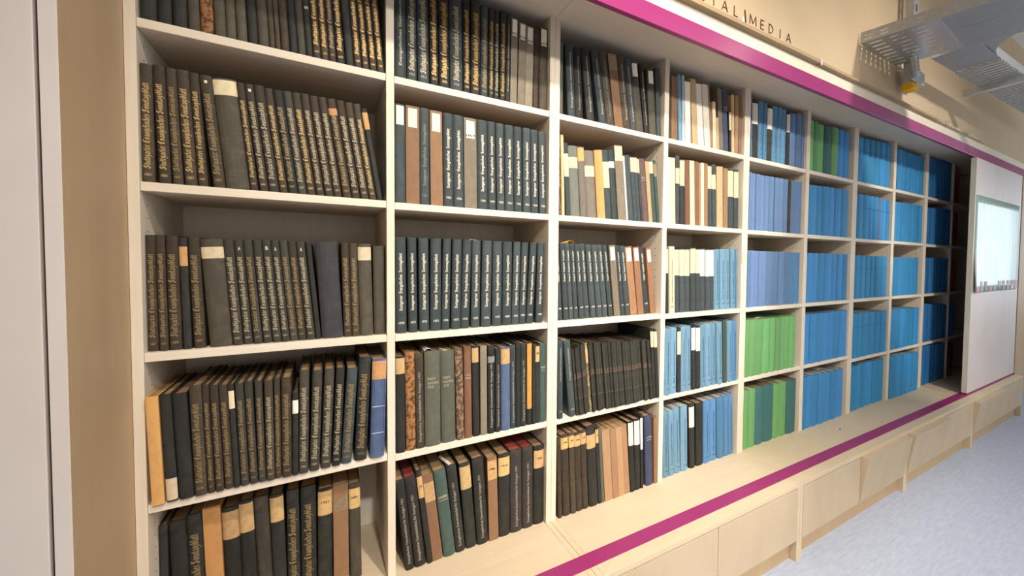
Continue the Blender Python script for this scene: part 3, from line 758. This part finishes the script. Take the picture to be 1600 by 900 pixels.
2.5832 0.0454 0.323 0.0006 black N L white 0.581 0.949
2.6303 0.0446 0.329 -0.0002 lblue2 B k=journal
2.6781 0.0411 0.331 -0.0002 lblue2 B k=journal
2.7224 0.0464 0.329 -0.0002 lblue2 B k=journal
2.7746 0.0327 0.324 -0.0027 black N L white 0.622 0.950
2.8111 0.0648 0.323 -0.0055 sblue N k=journal
2.8819 0.0573 0.333 -0.0086 sblue N k=journal
2.9424 0.0221 0.327 -0.0084 sblue N k=journal
@5 2 0.012
2.4314 0.0224 0.326 -0.0009 sblue N k=journal
2.4569 0.0354 0.323 -0.0009 sblue N k=journal
2.4955 0.0343 0.324 -0.0009 sblue N k=journal
2.5330 0.0402 0.322 -0.0009 sblue N k=journal
2.5764 0.0411 0.323 -0.0009 sblue N k=journal
2.6207 0.0474 0.324 -0.0009 sblue N k=journal
2.6713 0.0411 0.324 -0.0009 sblue N k=journal
2.7156 0.0457 0.325 -0.0009 sblue N k=journal
2.7645 0.0448 0.325 -0.0009 sblue N k=journal
2.8125 0.0241 0.326 -0.0009 bbrown N k=journal
2.8398 0.0584 0.325 -0.0009 sblue N k=journal
2.9013 0.0564 0.326 -0.0009 sblue N k=journal
@5 3 0.015
2.4331 0.0286 0.325 -0.0007 sblue N k=journal
2.4649 0.0354 0.325 -0.0007 sblue N k=journal
2.5035 0.0384 0.324 -0.0007 sblue N k=journal
2.5451 0.0703 0.324 -0.0007 sblue N k=journal
2.6186 0.0578 0.324 -0.0007 sblue N k=journal
2.6796 0.0594 0.324 -0.0007 sblue N k=journal
2.7423 0.0533 0.324 -0.0007 sblue N k=journal
2.7988 0.0494 0.323 -0.0007 sblue N k=journal
2.8513 0.0590 0.323 -0.0007 blue2 N k=journal
2.9136 0.0509 0.323 -0.0007 blue2 N k=journal
@5 4 0.005
2.4221 0.0375 0.329 -0.0011 green N k=journal
2.4628 0.0539 0.328 0.0002 green N k=journal
2.5198 0.0672 0.327 0.0002 green N k=journal
2.5903 0.0645 0.325 0.0002 green N k=journal
2.6580 0.0514 0.326 0.0002 green N k=journal
2.7126 0.0476 0.325 0.0003 green N k=journal
2.7633 0.0356 0.324 0.0004 green N k=journal
2.8021 0.0495 0.325 0.0004 green N k=journal
2.8548 0.0646 0.326 0.0004 green N k=journal
@5 5 0.015
2.4321 0.0469 0.337 -0.0005 green N k=journal
2.4822 0.0592 0.340 -0.0005 green N k=journal
2.5446 0.0754 0.340 -0.0005 dgreen2 N k=journal
2.6232 0.0957 0.341 -0.0005 dgreen2 N k=journal
2.7221 0.0556 0.335 -0.0003 green N k=journal
2.7809 0.0730 0.338 -0.0003 green N k=journal
2.8572 0.1006 0.338 -0.0003 dgreen2 N k=journal
@6 1 0.012
3.0278 0.0400 0.320 -0.0007 green N k=journal
3.0710 0.0402 0.318 -0.0007 green2 N k=journal
3.1144 0.0791 0.314 -0.0007 green N k=journal
3.1967 0.0959 0.317 -0.0007 dgreen2 N k=journal
3.2958 0.0755 0.325 -0.0007 green N k=journal
3.3745 0.0704 0.325 -0.0007 blue N k=journal
3.4481 0.0856 0.327 -0.0008 blue N k=journal
@6 2 0.012
3.0437 0.0863 0.321 -0.0013 blue N k=journal
3.1331 0.0684 0.325 -0.0013 blue N k=journal
3.2047 0.0704 0.327 -0.0012 blue N k=journal
3.2784 0.0750 0.327 -0.0012 blue N k=journal
3.3565 0.0749 0.329 -0.0012 blue N k=journal
3.4346 0.0979 0.330 -0.0012 blue N k=journal
@6 3 0.015
3.0388 0.0696 0.323 -0.0012 blue N k=journal
3.1116 0.0625 0.323 -0.0012 blue N k=journal
3.1773 0.0829 0.323 -0.0012 blue N k=journal
3.2634 0.0825 0.323 -0.0012 blue N k=journal
3.3492 0.0687 0.323 -0.0013 blue N k=journal
3.4212 0.0626 0.323 -0.0014 blue N k=journal
3.4870 0.0664 0.322 -0.0014 blue N k=journal
@6 4 0.003
3.0107 0.0689 0.323 -0.0010 blue N k=journal
3.0828 0.0768 0.324 -0.0010 blue N k=journal
3.1629 0.0732 0.324 -0.0010 blue N k=journal
3.2392 0.0595 0.323 -0.0009 blue N k=journal
3.3020 0.0675 0.325 -0.0010 blue N k=journal
3.3728 0.0825 0.326 -0.0010 blue N k=journal
3.4585 0.0949 0.326 -0.0010 blue N k=journal
@6 5 0.0
3.0053 0.0543 0.341 -0.0004 blue N k=journal
3.0628 0.0407 0.343 -0.0004 blue N k=journal
3.1066 0.0868 0.344 -0.0004 blue N k=journal
3.1966 0.0742 0.341 -0.0004 blue N k=journal
3.2740 0.0765 0.338 -0.0004 blue N k=journal
3.3538 0.0789 0.337 -0.0004 blue N k=journal
3.4361 0.0882 0.333 -0.0006 blue N k=journal
@7 1 0.012
3.6537 0.0774 0.321 -0.0011 blueb b k=journal
3.7343 0.0873 0.324 -0.0011 blueb b k=journal
3.8248 0.0766 0.331 -0.0012 blueb b k=journal
3.9046 0.0789 0.334 -0.0012 blueb b k=journal
3.9867 0.0812 0.338 -0.0012 blueb b k=journal
4.0711 0.0838 0.341 -0.0012 blueb b k=journal
@7 2 0.012
3.6621 0.0904 0.322 -0.0016 blueb b k=journal
3.7557 0.0826 0.323 -0.0016 blueb b k=journal
3.8415 0.0689 0.323 -0.0016 blueb b k=journal
3.9137 0.0735 0.322 -0.0016 blueb b k=journal
3.9904 0.0387 0.320 -0.0016 sblue b k=journal
4.0323 0.0750 0.316 -0.0016 blueb b k=journal
4.1105 0.0651 0.315 -0.0016 blueb b k=journal
@7 3 0.015
3.6599 0.0789 0.317 -0.0019 blueb b k=journal
3.7420 0.0748 0.315 -0.0019 blueb b k=journal
3.8200 0.0770 0.315 -0.0019 blueb b k=journal
3.9002 0.0724 0.315 -0.0020 blueb b k=journal
3.9760 0.0949 0.315 -0.0021 blueb b k=journal
4.0742 0.1015 0.315 -0.0021 blueb b k=journal
@7 4 0.003
3.6337 0.0569 0.327 -0.0014 blueb b k=journal
3.6938 0.0705 0.326 -0.0014 blueb b k=journal
3.7674 0.1013 0.326 -0.0014 blueb b k=journal
3.8719 0.1117 0.324 -0.0014 blueb b k=journal
3.9870 0.0815 0.322 -0.0014 blueb b k=journal
4.0719 0.0909 0.320 -0.0015 blueb b k=journal
@7 5 0.01
3.6453 0.0480 0.327 -0.0014 blueb N k=journal
3.6965 0.0488 0.329 -0.0014 blueb N k=journal
3.7485 0.0435 0.331 -0.0014 blueb N k=journal
3.7951 0.0698 0.335 -0.0014 blueb N k=journal
3.8682 0.1114 0.335 -0.0014 blueb N k=journal
3.9829 0.0642 0.329 -0.0015 blueb N k=journal
4.0505 0.1184 0.331 -0.0015 blueb N k=journal
@8 1 0.012
4.2865 0.0964 0.327 -0.0016 blueb N k=journal
4.3861 0.0606 0.328 -0.0016 blueb N k=journal
4.4499 0.0949 0.324 -0.0016 blueb N k=journal
4.5481 0.0542 0.324 -0.0016 blueb N k=journal
4.6055 0.0565 0.324 -0.0016 blueb N k=journal
4.6666 0.0612 0.327 -0.0017 blueb N k=journal
4.7310 0.0563 0.327 -0.0017 blueb N k=journal
@8 2 0.012
4.2599 0.0599 0.316 -0.0017 blueb N k=journal
4.3230 0.0625 0.316 -0.0017 blueb N k=journal
4.3899 0.0625 0.319 -0.0018 blueb N k=journal
4.4557 0.0652 0.319 -0.0018 blueb N k=journal
4.5255 0.0554 0.322 -0.0019 blueb N k=journal
4.5840 0.0577 0.322 -0.0019 blueb N k=journal
4.6463 0.0891 0.322 -0.0020 blueb N k=journal
4.7387 0.0486 0.322 -0.0020 blueb N k=journal
@8 3 0.015
4.2701 0.1007 0.312 -0.0022 blueb N k=journal
4.3746 0.0729 0.312 -0.0023 blueb N k=journal
4.4514 0.0747 0.311 -0.0023 blueb N k=journal
4.5301 0.0765 0.311 -0.0024 blueb N k=journal
4.6107 0.0713 0.312 -0.0024 blueb N k=journal
4.6852 0.0743 0.312 -0.0024 blueb N k=journal
@8 4 0.003
4.2383 0.0811 0.325 -0.0016 blueb N k=journal
4.3231 0.0833 0.322 -0.0016 blueb N k=journal
4.4102 0.1014 0.321 -0.0016 blueb N k=journal
4.5156 0.0966 0.317 -0.0016 blueb N k=journal
4.6163 0.0756 0.315 -0.0016 blueb N k=journal
4.6951 0.0922 0.314 -0.0016 blueb N k=journal
@8 5 -0.015
4.2235 0.0418 0.345 -0.0000 blueb N k=journal
4.2685 0.0553 0.342 -0.0000 blueb N k=journal
4.3276 0.0720 0.341 -0.0005 blueb N k=journal
4.4034 0.0630 0.337 -0.0012 blueb N k=journal
4.4696 0.0657 0.337 -0.0012 blueb N k=journal
4.5406 0.0975 0.327 -0.0017 blueb N k=journal
4.6423 0.0534 0.323 -0.0017 blueb N k=journal
4.6988 0.0556 0.323 -0.0017 blueb N k=journal
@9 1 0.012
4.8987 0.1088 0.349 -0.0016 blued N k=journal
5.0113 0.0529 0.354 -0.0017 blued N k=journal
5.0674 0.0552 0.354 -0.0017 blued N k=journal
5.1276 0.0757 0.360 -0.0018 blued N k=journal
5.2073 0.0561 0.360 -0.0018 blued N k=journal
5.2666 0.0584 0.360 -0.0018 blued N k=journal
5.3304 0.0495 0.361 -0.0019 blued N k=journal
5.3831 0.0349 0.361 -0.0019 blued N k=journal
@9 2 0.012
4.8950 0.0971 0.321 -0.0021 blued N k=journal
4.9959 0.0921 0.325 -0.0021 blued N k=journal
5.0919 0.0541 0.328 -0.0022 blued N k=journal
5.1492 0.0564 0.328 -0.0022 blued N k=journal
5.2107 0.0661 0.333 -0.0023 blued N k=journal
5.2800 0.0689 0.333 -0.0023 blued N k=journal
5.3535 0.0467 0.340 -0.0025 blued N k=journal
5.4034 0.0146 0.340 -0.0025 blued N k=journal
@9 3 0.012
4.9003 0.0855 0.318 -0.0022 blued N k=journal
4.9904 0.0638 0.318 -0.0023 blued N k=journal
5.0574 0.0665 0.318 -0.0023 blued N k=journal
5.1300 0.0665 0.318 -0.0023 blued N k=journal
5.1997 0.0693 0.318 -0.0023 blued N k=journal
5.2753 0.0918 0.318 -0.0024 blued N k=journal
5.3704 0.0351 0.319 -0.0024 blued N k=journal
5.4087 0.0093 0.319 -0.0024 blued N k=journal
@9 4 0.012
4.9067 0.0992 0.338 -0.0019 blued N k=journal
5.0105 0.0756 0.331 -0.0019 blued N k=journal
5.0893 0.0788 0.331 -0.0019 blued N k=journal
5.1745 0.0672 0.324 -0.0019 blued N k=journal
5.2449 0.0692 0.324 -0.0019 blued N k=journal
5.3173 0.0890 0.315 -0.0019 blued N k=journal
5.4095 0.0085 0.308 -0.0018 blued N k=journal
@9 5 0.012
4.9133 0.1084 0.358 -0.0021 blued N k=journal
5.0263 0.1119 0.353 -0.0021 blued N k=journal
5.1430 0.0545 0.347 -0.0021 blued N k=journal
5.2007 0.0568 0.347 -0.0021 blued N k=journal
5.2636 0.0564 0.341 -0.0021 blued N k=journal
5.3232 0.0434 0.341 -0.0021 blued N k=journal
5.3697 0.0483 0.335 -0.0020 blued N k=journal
"""
# ------------------------------------------------------------------ lettering for the spines
NW = .20; NA = math.radians(42)
def nib(pts_lists):
    V, F = [], []; nx_, ny_ = NW * math.cos(NA), NW * math.sin(NA); tx, ty = -math.sin(NA) * .035, math.cos(NA) * .035
    for pts in pts_lists:
        for (x0, y0), (x1, y1) in zip(pts, pts[1:]):
            k = len(V); dx, dy = x1 - x0, y1 - y0
            s = 1 if dx * ny_ - dy * nx_ < 0 else -1
            if abs(dx * ny_ - dy * nx_) < .02: V += [(x0 - nx_ - tx, y0 - ny_ - ty), (x1 + nx_ - tx, y1 + ny_ - ty), (x1 + nx_ + tx, y1 + ny_ + ty), (x0 - nx_ + tx, y0 - ny_ + ty)] if dx > 0 else [(x1 - nx_ - tx, y1 - ny_ - ty), (x0 + nx_ - tx, y0 + ny_ - ty), (x0 + nx_ + tx, y0 + ny_ + ty), (x1 - nx_ + tx, y1 - ny_ + ty)]
            else:
                q = [(x0 - nx_, y0 - ny_), (x0 + nx_, y0 + ny_), (x1 + nx_, y1 + ny_), (x1 - nx_, y1 - ny_)]
                if sum(q[i][0] * q[(i + 1) % 4][1] - q[(i + 1) % 4][0] * q[i][1] for i in range(4)) < 0: q.reverse()
                V += q
            F.append((k, k + 1, k + 2, k + 3))
    return V, F
def stem(x, top=.9): return [[(x - .10, top - .12), (x, top), (x, .12), (x + .12, .02)]]
BL = {  # broken-script letters, x-height 1, with their advance widths
 'i': (.42, stem(.18) + [[(.18, 1.3), (.20, 1.32)]]), 'n': (.85, stem(.18) + [[(.2, .78), (.5, .98), (.6, .85), (.6, .12), (.72, .02)]]), 'u': (.85, stem(.18) + [[(.2, .1), (.6, .3)], [(.6, .95), (.6, .12), (.72, .02)]]),
 't': (.52, [[(.2, 1.35), (.2, .12), (.36, .02)], [(.0, .92), (.42, .95)]]), 'l': (.42, [[(.1, 1.4), (.2, 1.5), (.2, .12), (.32, .02)]]), 'e': (.62, [[(.5, .2), (.3, .02), (.16, .2), (.16, .75), (.34, .98), (.5, .78), (.2, .5)]]),
 'r': (.58, stem(.18) + [[(.2, .78), (.42, .98), (.5, .86)]]), 'a': (.80, [[(.2, .9), (.5, .98), (.55, .8), (.55, .12), (.68, .02)], [(.5, .55), (.2, .5), (.16, .15), (.34, .02), (.52, .25)]]),
 'g': (.78, [[(.52, .95), (.2, .98), (.16, .4), (.34, .2), (.54, .35)], [(.56, 1.0), (.56, -.2), (.3, -.42), (.14, -.3)]]), 'v': (.78, [[(.08, .85), (.18, .98), (.18, .3), (.4, .02), (.58, .3), (.58, .8), (.4, .98)]]),
 's': (.58, [[(.5, .85), (.3, .98), (.16, .75), (.46, .45), (.46, .2), (.26, .02), (.1, .15)]]), 'c': (.58, [[(.48, .88), (.3, .98), (.16, .75), (.16, .2), (.32, .02), (.48, .15)]]), 'h': (.82, [[(.1, 1.4), (.2, 1.5), (.2, .02)], [(.2, .75), (.48, .98), (.58, .8), (.58, .1), (.42, -.3)]]),
 'o': (.74, [[(.34, 1.0), (.16, .8), (.16, .2), (.36, .02), (.56, .25), (.56, .8), (.34, 1.0)]]), 'b': (.78, [[(.1, 1.4), (.2, 1.5), (.2, .2), (.38, .02), (.58, .25), (.58, .75), (.4, .98), (.2, .75)]]),
 'S': (1.25, [[(1.0, 1.25), (.75, 1.5), (.4, 1.4), (.3, 1.1), (.85, .75), (.95, .35), (.65, .02), (.25, .1), (.1, .35)], [(.6, 1.45), (.6, .1)]]), 'E': (1.2, [[(1.0, 1.35), (.6, 1.5), (.25, 1.2), (.2, .4), (.5, .02), (.95, .2)], [(.5, 1.3), (.5, .2)], [(.5, .75), (.9, .85)]]), ' ': (.45, []),
}
def blackletter(txt):
    V, F, x = [], [], 0
    for ch in txt:
        adv, st_ = BL[ch]; v, f_ = nib(st_); k = len(V); V += [(a + x, b_) for a, b_ in v]; F += [tuple(k + i for i in q) for q in f_]; x += adv + .03
    return V, F
TITLES = {'gothic': blackletter('Stuttgarter Evangelisches Sonntagsblatt')}
jobs = {'sunday': 'Stuttgarter  Evangelisches  Sonntagsblatt', 'community': 'Evangelisches Gemeindeblatt', 'stuttgart': 'Evangelisches Gemeindeblatt für Stuttgart 1931', 'wuert': 'Evang. Gemeindeblatt für Württemberg', 'lines': 'Stuttgarter\nGemeindeblatt\n1907-08', 'A': 'A', 'B': 'B'}
for y in list(range(1850, 2000)) + [188, 189]: jobs[str(y)] = str(y)
TITLES.update(font_to_mesh(jobs))
TM = {}
def title_mesh(key, mat, upright=False):
    """unit mesh: runs 1 along the text, 1 across; vertical text climbs the spine"""
    k = (key, mat, upright)
    if k not in TM:
        V, F = TITLES[key]; xs = [v[0] for v in V]; ys = [v[1] for v in V]; x0, x1, y0, y1 = min(xs), max(xs), min(ys), max(ys)
        P = [((a - x0) / (x1 - x0), (b_ - y0) / (y1 - y0) - .5) for a, b_ in V]
        V3 = [(a - .5, 0, b_) for a, b_ in P] if upright else [(-b_, 0, a) for a, b_ in P]
        me = bpy.data.meshes.new('lettering'); me.from_pydata(V3, [], F); me.materials.append(MATS[mat]); TM[k] = me
    return TM[k]
# ------------------------------------------------------------------ books
TT = [-1, -.93, -.8, -.55, -.2, .2, .55, .8, .93, 1]
def spine(w, bulge): return [((t + 1) / 2 * w, bulge * abs(t) ** 3.2) for t in TT]
def cover_mesh(w, h, d, bulge, t, x0, mats):
    sp = spine(w, bulge); o = [(0, d)] + sp + [(w, d)]
    inn = [(t, d)] + [(min(max(x, t), w - t), bulge + t) for x, y in sp] + [(w - t, d)]
    n = len(o); V = []
    for z in (0, h):
        V += [(x + x0, y, z) for x, y in o] + [(x + x0, y, z) for x, y in inn]
    F = []; T = 2 * n
    for i in range(n - 1):
        F.append((i, i + 1, T + i + 1, T + i)); F.append((n + i + 1, n + i, T + n + i, T + n + i + 1))
        F.append((i + 1, i, n + i, n + i + 1)); F.append((T + i, T + i + 1, T + n + i + 1, T + n + i))
    F += [(n, 0, T, T + n), (n - 1, 2 * n - 1, T + 2 * n - 1, T + n - 1)]
    return V, F
def band(w, bulge, z0, z1, x0, inset=.0):
    sp = [(x, bulge * abs(2 * x / w - 1) ** 3.2) for x in (w * (inset + (1 - 2 * inset) * (t + 1) / 2) for t in TT)]; k = len(sp); V = []
    for z in (z0, z1):
        V += [(x + x0, y - .0007, z) for x, y in sp]; V += [(x + x0, y + .0003, z) for x, y in sp]
    F = []; T = 2 * k
    for i in range(k - 1):
        F += [(i, i + 1, T + i + 1, T + i), (T + i, T + i + 1, T + k + i + 1, T + k + i), (i + 1, i, k + i, k + i + 1)]
    F += [(k, 0, T, T + k), (k - 1, 2 * k - 1, T + 2 * k - 1, T + k - 1)]
    return V, F
WORDS = {'black': 'black cloth', 'bbrown': 'brown-black cloth', 'olive': 'dark olive-grey', 'slate': 'dark slate cloth', 'slateb': 'charcoal cloth', 'marble': 'marbled orange-brown', 'marbled': 'tattered mottled', 'plum': 'thick plum-black', 'tanor': 'orange-tan',
 'tan': 'tan paper', 'tanbr': 'tan-brown', 'brown': 'brown', 'orbr': 'rust-brown', 'redbr': 'red-brown', 'papbr': 'tan-brown paper', 'taupe': 'taupe', 'taupeb': 'grey-brown', 'ggray': 'thick grey-green', 'ggreen': 'grey-green', 'dgreen': 'dark green', 'dgreen2': 'dark teal-green',
 'navy': 'navy', 'navyb': 'faded blue', 'bluec': 'ribbed blue', 'lblue': 'light blue', 'lblue2': 'sky blue', 'pblue': 'pale blue', 'blue2': 'mid blue', 'sblue': 'slate-blue', 'blue': 'bright blue', 'blueb': 'vivid blue', 'blued': 'shaded deep blue', 'green': 'grass green', 'green2': 'darker green',
 'cream': 'cream paper', 'creamp': 'pinkish cream', 'white': 'off-white paper', 'maroon': 'maroon-brown', 'blackr': 'black cloth red-topped', 'char': 'thin charcoal', 'mottle': 'mottled yellowish', 'dred': 'dark red'}
TW_ = {'G': 'with bright gilt gothic title', 'g': 'with faded gilt gothic title', 's': 'with silvery gothic title', 'S': 'with silver title lettering', 's2': 'with dim title lettering', 'R': 'with pale roman lettering', 'r': 'with faint roman lettering', 'V': 'with long pale lettering', 'H': 'with three pale gilt title lines', 'h': 'with small gilt lines', 'B': 'with dark blue lettering', 'b': 'with two thin lines', 'p': 'with faded small print', 'Y': 'with a pale year number', 'N': ''}
LW = {'cream': 'cream', 'tan': 'tan', 'orange': 'orange', 'white': 'white', 'taupe': 'taupe', 'gray': 'grey', 'label': 'pale tan', 'tanor': 'orange-tan'}
ROWN = ['top', 'second', 'middle', 'fourth', 'bottom']
def article(s): return s
def make_book(bay, row, idx, ys, X0, w, h, dx, colr, title, lab, kind, ltext, z0, rnd):
    colr_ = colr
    journal = kind == 'journal'; booklet = kind == 'booklet'
    flat = colr in ('cream', 'white', 'tan', 'tanor', 'papbr', 'creamp', 'taupe', 'pblue', 'brown', 'orbr') or booklet
    tkey, _, year = title.partition(':')
    name = 'journal_volume' if journal else 'booklet' if booklet else 'newspaper_volume' if tkey in 'GgsSRr' or tkey == 's2' else 'book'
    th = math.asin(max(-.3, min(.3, dx / h))); wp = w * math.cos(th)
    bulge = min(.0015 if flat and not booklet else .004 if booklet else .010 if journal else .0075, wp * .20); t = min(.0028 if not booklet else .0012, wp * .22)
    dep = rnd.uniform(.235, .262)
    ox = -wp if dx > 0 else 0.0
    V, F = cover_mesh(wp, h, dep, bulge, t, ox, None)
    o = link(name, V, F, cloth(colr), loc=(X0 + (w if dx > 0 else 0), ys + rnd.uniform(-.003, .003) * (2.2 if booklet else 1), z0 + .0003), rot=(0, th, 0))
    desc = f'{WORDS[colr]} {"booklet" if booklet else "volume"} {TW_[tkey]}'.strip()
    if lab and tkey == 'N': desc += f' with {LW[lab[0]]} label'
    tag(o, f'{desc}, {ORD[idx]} along {ROWN[row - 1]} shelf, {ORD[bay - 1]} bay', 'booklet' if booklet else 'book', f'volumes on the {ROWN[row - 1]} shelf of the {ORD[bay - 1]} bay')
    # pages
    g = t + .0004; pt = h - rnd.uniform(.003, .005)
    pm = 'pages_red' if colr == 'blackr' else 'pages_new' if colr in ('lblue', 'lblue2', 'blue', 'blueb', 'blued', 'green', 'blue2', 'sblue', 'white') else 'pages_old'
    Vb, Fb = boxes([(ox + g, ox + wp - g, bulge + t + .0005, dep - .003, .003, pt)]); link('page_block', Vb, Fb, pm, o)
    xc = ox + wp / 2
    def lett(key, mat, z_0, z_1, width, upright=False, y=-.0009, pname='title', xo=0):
        q = link(pname, None, None, None, o, mesh=title_mesh(key, mat, upright)); q.location = (xc + xo, y, z_0 if not upright else (z_0 + z_1) / 2)
        q.scale = (width, 1, z_1 - z_0); return q
    def yr(zf, mat, width=None):
        if year: lett(year, mat, zf * h, zf * h + min(.008, wp * .30), min(wp * .55, .017) if width is None else width, True, pname='year')
    if lab:
        col_, f0, f1 = lab; Vl, Fl = band(wp, bulge, f0 * h, f1 * h, ox, .16 if (bay, row) in ((2, 1), (2, 2), (3, 1), (3, 3)) and col_ == 'white' else 0)
        l_ = link('spine_label', Vl, Fl, 'label_' + col_, o)
        if tkey == 'N': l_['label'] = f'{LW[col_]} paper spine label'
        if ltext: lett(ltext, 'ink_k', f0 * h + .004, f0 * h + .013, wp * .7, True, y=-.0013, pname='handwriting')
        elif col_ == 'label': lett(str(1890 + (idx * 7 + bay) % 40), 'ink_k', (f0 + f1) / 2 * h, (f0 + f1) / 2 * h + .008, wp * .5, True, y=-.0013, pname='handwriting')
    if tkey in ('G', 'g', 's'):
        ink_ = 'ink_o' if tkey == 'G' and (bay, row) == (1, 2) else 'ink_' + tkey; a, b_ = (.115, .84) if bay == 1 else (.10, .86)
        lett('gothic', ink_, a * h, b_ * h, min(wp * .80, .027)); yr(.055, ink_)
        if (bay, row) == (1, 3) and idx in (7, 10, 11, 14): lett('B' if idx == 10 else 'A', 'ink_S', .90 * h, .935 * h, wp * .30, True, pname='mark')
        if (bay, row) == (1, 2) and idx in (5, 8): Vq, Fq = boxes([(xc - .003, xc + .003, -.0010, -.0002, .93 * h, .955 * h)]); link('sticker', Vq, Fq, 'label_white', o)
    elif tkey in ('S', 's2'):
        if bay == 3: a, b_, yz = .50, .905, .14
        elif row == 3: a, b_, yz = .235, .835, .095
        else: a, b_, yz = .20, .835, .085
        lett('sunday', 'ink_d' if tkey == 's2' else 'ink_S', a * h, b_ * h, min(wp * .42, .014)); yr(yz, 'ink_S' if tkey == 'S' else 'ink_d')
    elif tkey in ('R', 'r'):
        a, b_ = (.48, .90) if (bay, row) == (3, 4) else (.13, .88)
        lett('community', 'ink_R' if tkey == 'R' else 'ink_d', a * h, b_ * h, min(wp * .34, .0115)); yr(.08, 'ink_R')
    elif tkey == 'V': lett('stuttgart', 'ink_R', .07 * h, .80 * h, min(wp * .38, .012))
    elif tkey == 'B': lett('wuert', 'ink_B' if colr != 'cream' else 'ink_k', .16 * h, .80 * h, min(wp * .28, .0095)); lett(str(1925 + (idx + row * 9) % 40), 'ink_B' if colr != 'cream' else 'ink_k', .085 * h, .085 * h + .007, wp * .45, True, pname='year')
    elif tkey == 'H': lett('lines', 'ink_s', .61 * h, .735 * h, wp * .72, True)
    elif tkey == 'Y': lett(year, 'ink_S', .40 * h, .40 * h + .008, wp * .6, True, pname='year')
    elif tkey in 'hbp' and tkey:
        zs = {'h': (.70, .685, .655), 'b': (.70, .685), 'p': (.60, .575, .55, .25)}[tkey]
        Vq, Fq = boxes([(xc - wp * .38, xc + wp * .38, -.0009, -.0001, z_ * h, z_ * h + (.0022 if tkey != 'b' else .0016)) for z_ in zs]); tag(link('print_lines', Vq, Fq, {'h': 'ink_s', 'b': 'ink_b', 'p': 'ink_p'}[tkey], o), kind='stuff')
    if colr == 'bluec':
        Vq, Fq = boxes([(ox + wp * (.10 + .115 * i), ox + wp * (.10 + .115 * i) + .0016, -.0018, .004, .02, .80 * h) for i in range(8)]); tag(link('spine_ribs', Vq, Fq, 'cloth_none', o) if False else link('spine_ribs', Vq, Fq, cloth('bluec'), o), kind='stuff')
        Vq, Fq = boxes([(ox + wp * .06, ox + wp * .94, -.0022, -.0016, z_ * h, z_ * h + .002) for z_ in (.25, .52)]); link('spine_thread', Vq, Fq, 'ink_w', o)
    return o
rnd = random.Random(21); bay = row = 0
COUNT = 0
for ln in BOOKS.strip().splitlines():
    if ln[0] == '@':
        bay, row, ys = ln[1:].split(); bay, row, ys = int(bay), int(row), float(ys); idx = 0; continue
    t_ = ln.split(); X0, w, h, dx = map(float, t_[:4])
    lab = None
    if 'L' in t_[6:]:
        i = t_.index('L', 6); lab = (t_[i + 1], float(t_[i + 2]), float(t_[i + 3]))
    kw = dict(q.split('=') for q in t_[6:] if '=' in q)
    z0 = SZ[bay][row - 1] + TH if row < 5 else ZB
    make_book(bay, row, idx, ys, X0, w, h, dx, t_[4], t_[5], lab, kw.get('k'), kw.get('t'), z0, rnd); idx += 1
# dark red volumes at the start of the tenth bay, half hidden by the sliding door
for row in range(1, 6):
    X0 = 5.446; z0 = SZ[10][row - 1] + TH if row < 5 else ZB
    for idx in range(3):
        w = (.058, .066, .062)[idx]
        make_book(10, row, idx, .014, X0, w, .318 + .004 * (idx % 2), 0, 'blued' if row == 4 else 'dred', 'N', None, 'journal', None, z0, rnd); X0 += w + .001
# ------------------------------------------------------------------ loose papers and crumbs
def slip(name, x, y, z, w, d, rot, lab, cat='paper slip', mat='slip_paper', up=.012):
    n = 7; V, F = [], []
    for j in range(2):
        for i in range(n):
            a = i / (n - 1); V.append(((a - .5) * w, (j - .5) * d, up * math.sin(a * math.pi) + (up * .5 if j == 0 else 0)))
    F = [(i, i + 1, n + i + 1, n + i) for i in range(n - 1)]
    o = link(name, V, F, mat, loc=(x, y, z), rot=(0, 0, rot)); md = o.modifiers.new('t', 'SOLIDIFY'); md.thickness = .0008
    return tag(o, lab, cat)
zt = .821 + .338
slip('paper_slip', .700, .07, zt - .014, .035, .09, .0, 'white folded paper slip lying on the volumes of the second bay fourth shelf', up=.012)
slip('paper_slip', .757, .05, zt - .016, .012, .06, .2, 'narrow white paper slip beside the folded one, second bay fourth shelf', up=.006)
slip('paper_slip', .764, .05, ZB + .337, .012, .09, .2, 'white paper marker on the green-grey volume, second bay bottom shelf', up=.006)
slip('crumpled_foil', 1.285, .08, 1.2244 + .322, .050, .05, .3, 'crumpled gold paper lying on slate volumes in the third bay', 'paper slip', 'gold_foil', .012)
slip('paper_slip', 2.61, .06, .821 + .3235, .06, .03, .1, 'white paper slip lying on the grass green volumes', up=.006)
slip('paper_slip', 2.72, .10, ZB + .338, .06, .07, -.2, 'cream crumpled paper on the teal and green volumes', up=.010)
slip('paper_slip', 3.33, .08, ZB + .3385, .09, .06, -.2, 'cream folded paper on bright blue volumes, bottom shelf', up=.008)
slip('paper_slip', .86, .05, 1.2243 + .3225, .03, .02, 0, 'tiny white paper corner on the slate volumes, second bay middle shelf', up=.003)
tag(box('paper_tag', (2.3575, 2.3752, -.0035, -.0005, 1.475, 1.535), 'label_cream', bevel=.0005), 'small cream paper tag stuck on the upright beside light blue volumes', 'tag')
for (x, y, s_, lab) in ((3.235, -.12, .006, 'small dark crumb on the birch base below bright blue volumes'), (3.165, -.105, .003, 'tiny crumb beside the bigger dark crumb')):
    bm = bmesh.new(); bmesh.ops.create_icosphere(bm, subdivisions=1, radius=s_); me = bpy.data.meshes.new('crumb')
    for v in bm.verts: v.co.z *= .6
    bm.to_mesh(me); bm.free(); me.materials.append(MATS['crumb']); o = link('crumb', None, None, None, loc=(x, y, ZB + s_ * .6), mesh=me); tag(o, lab, 'crumb')
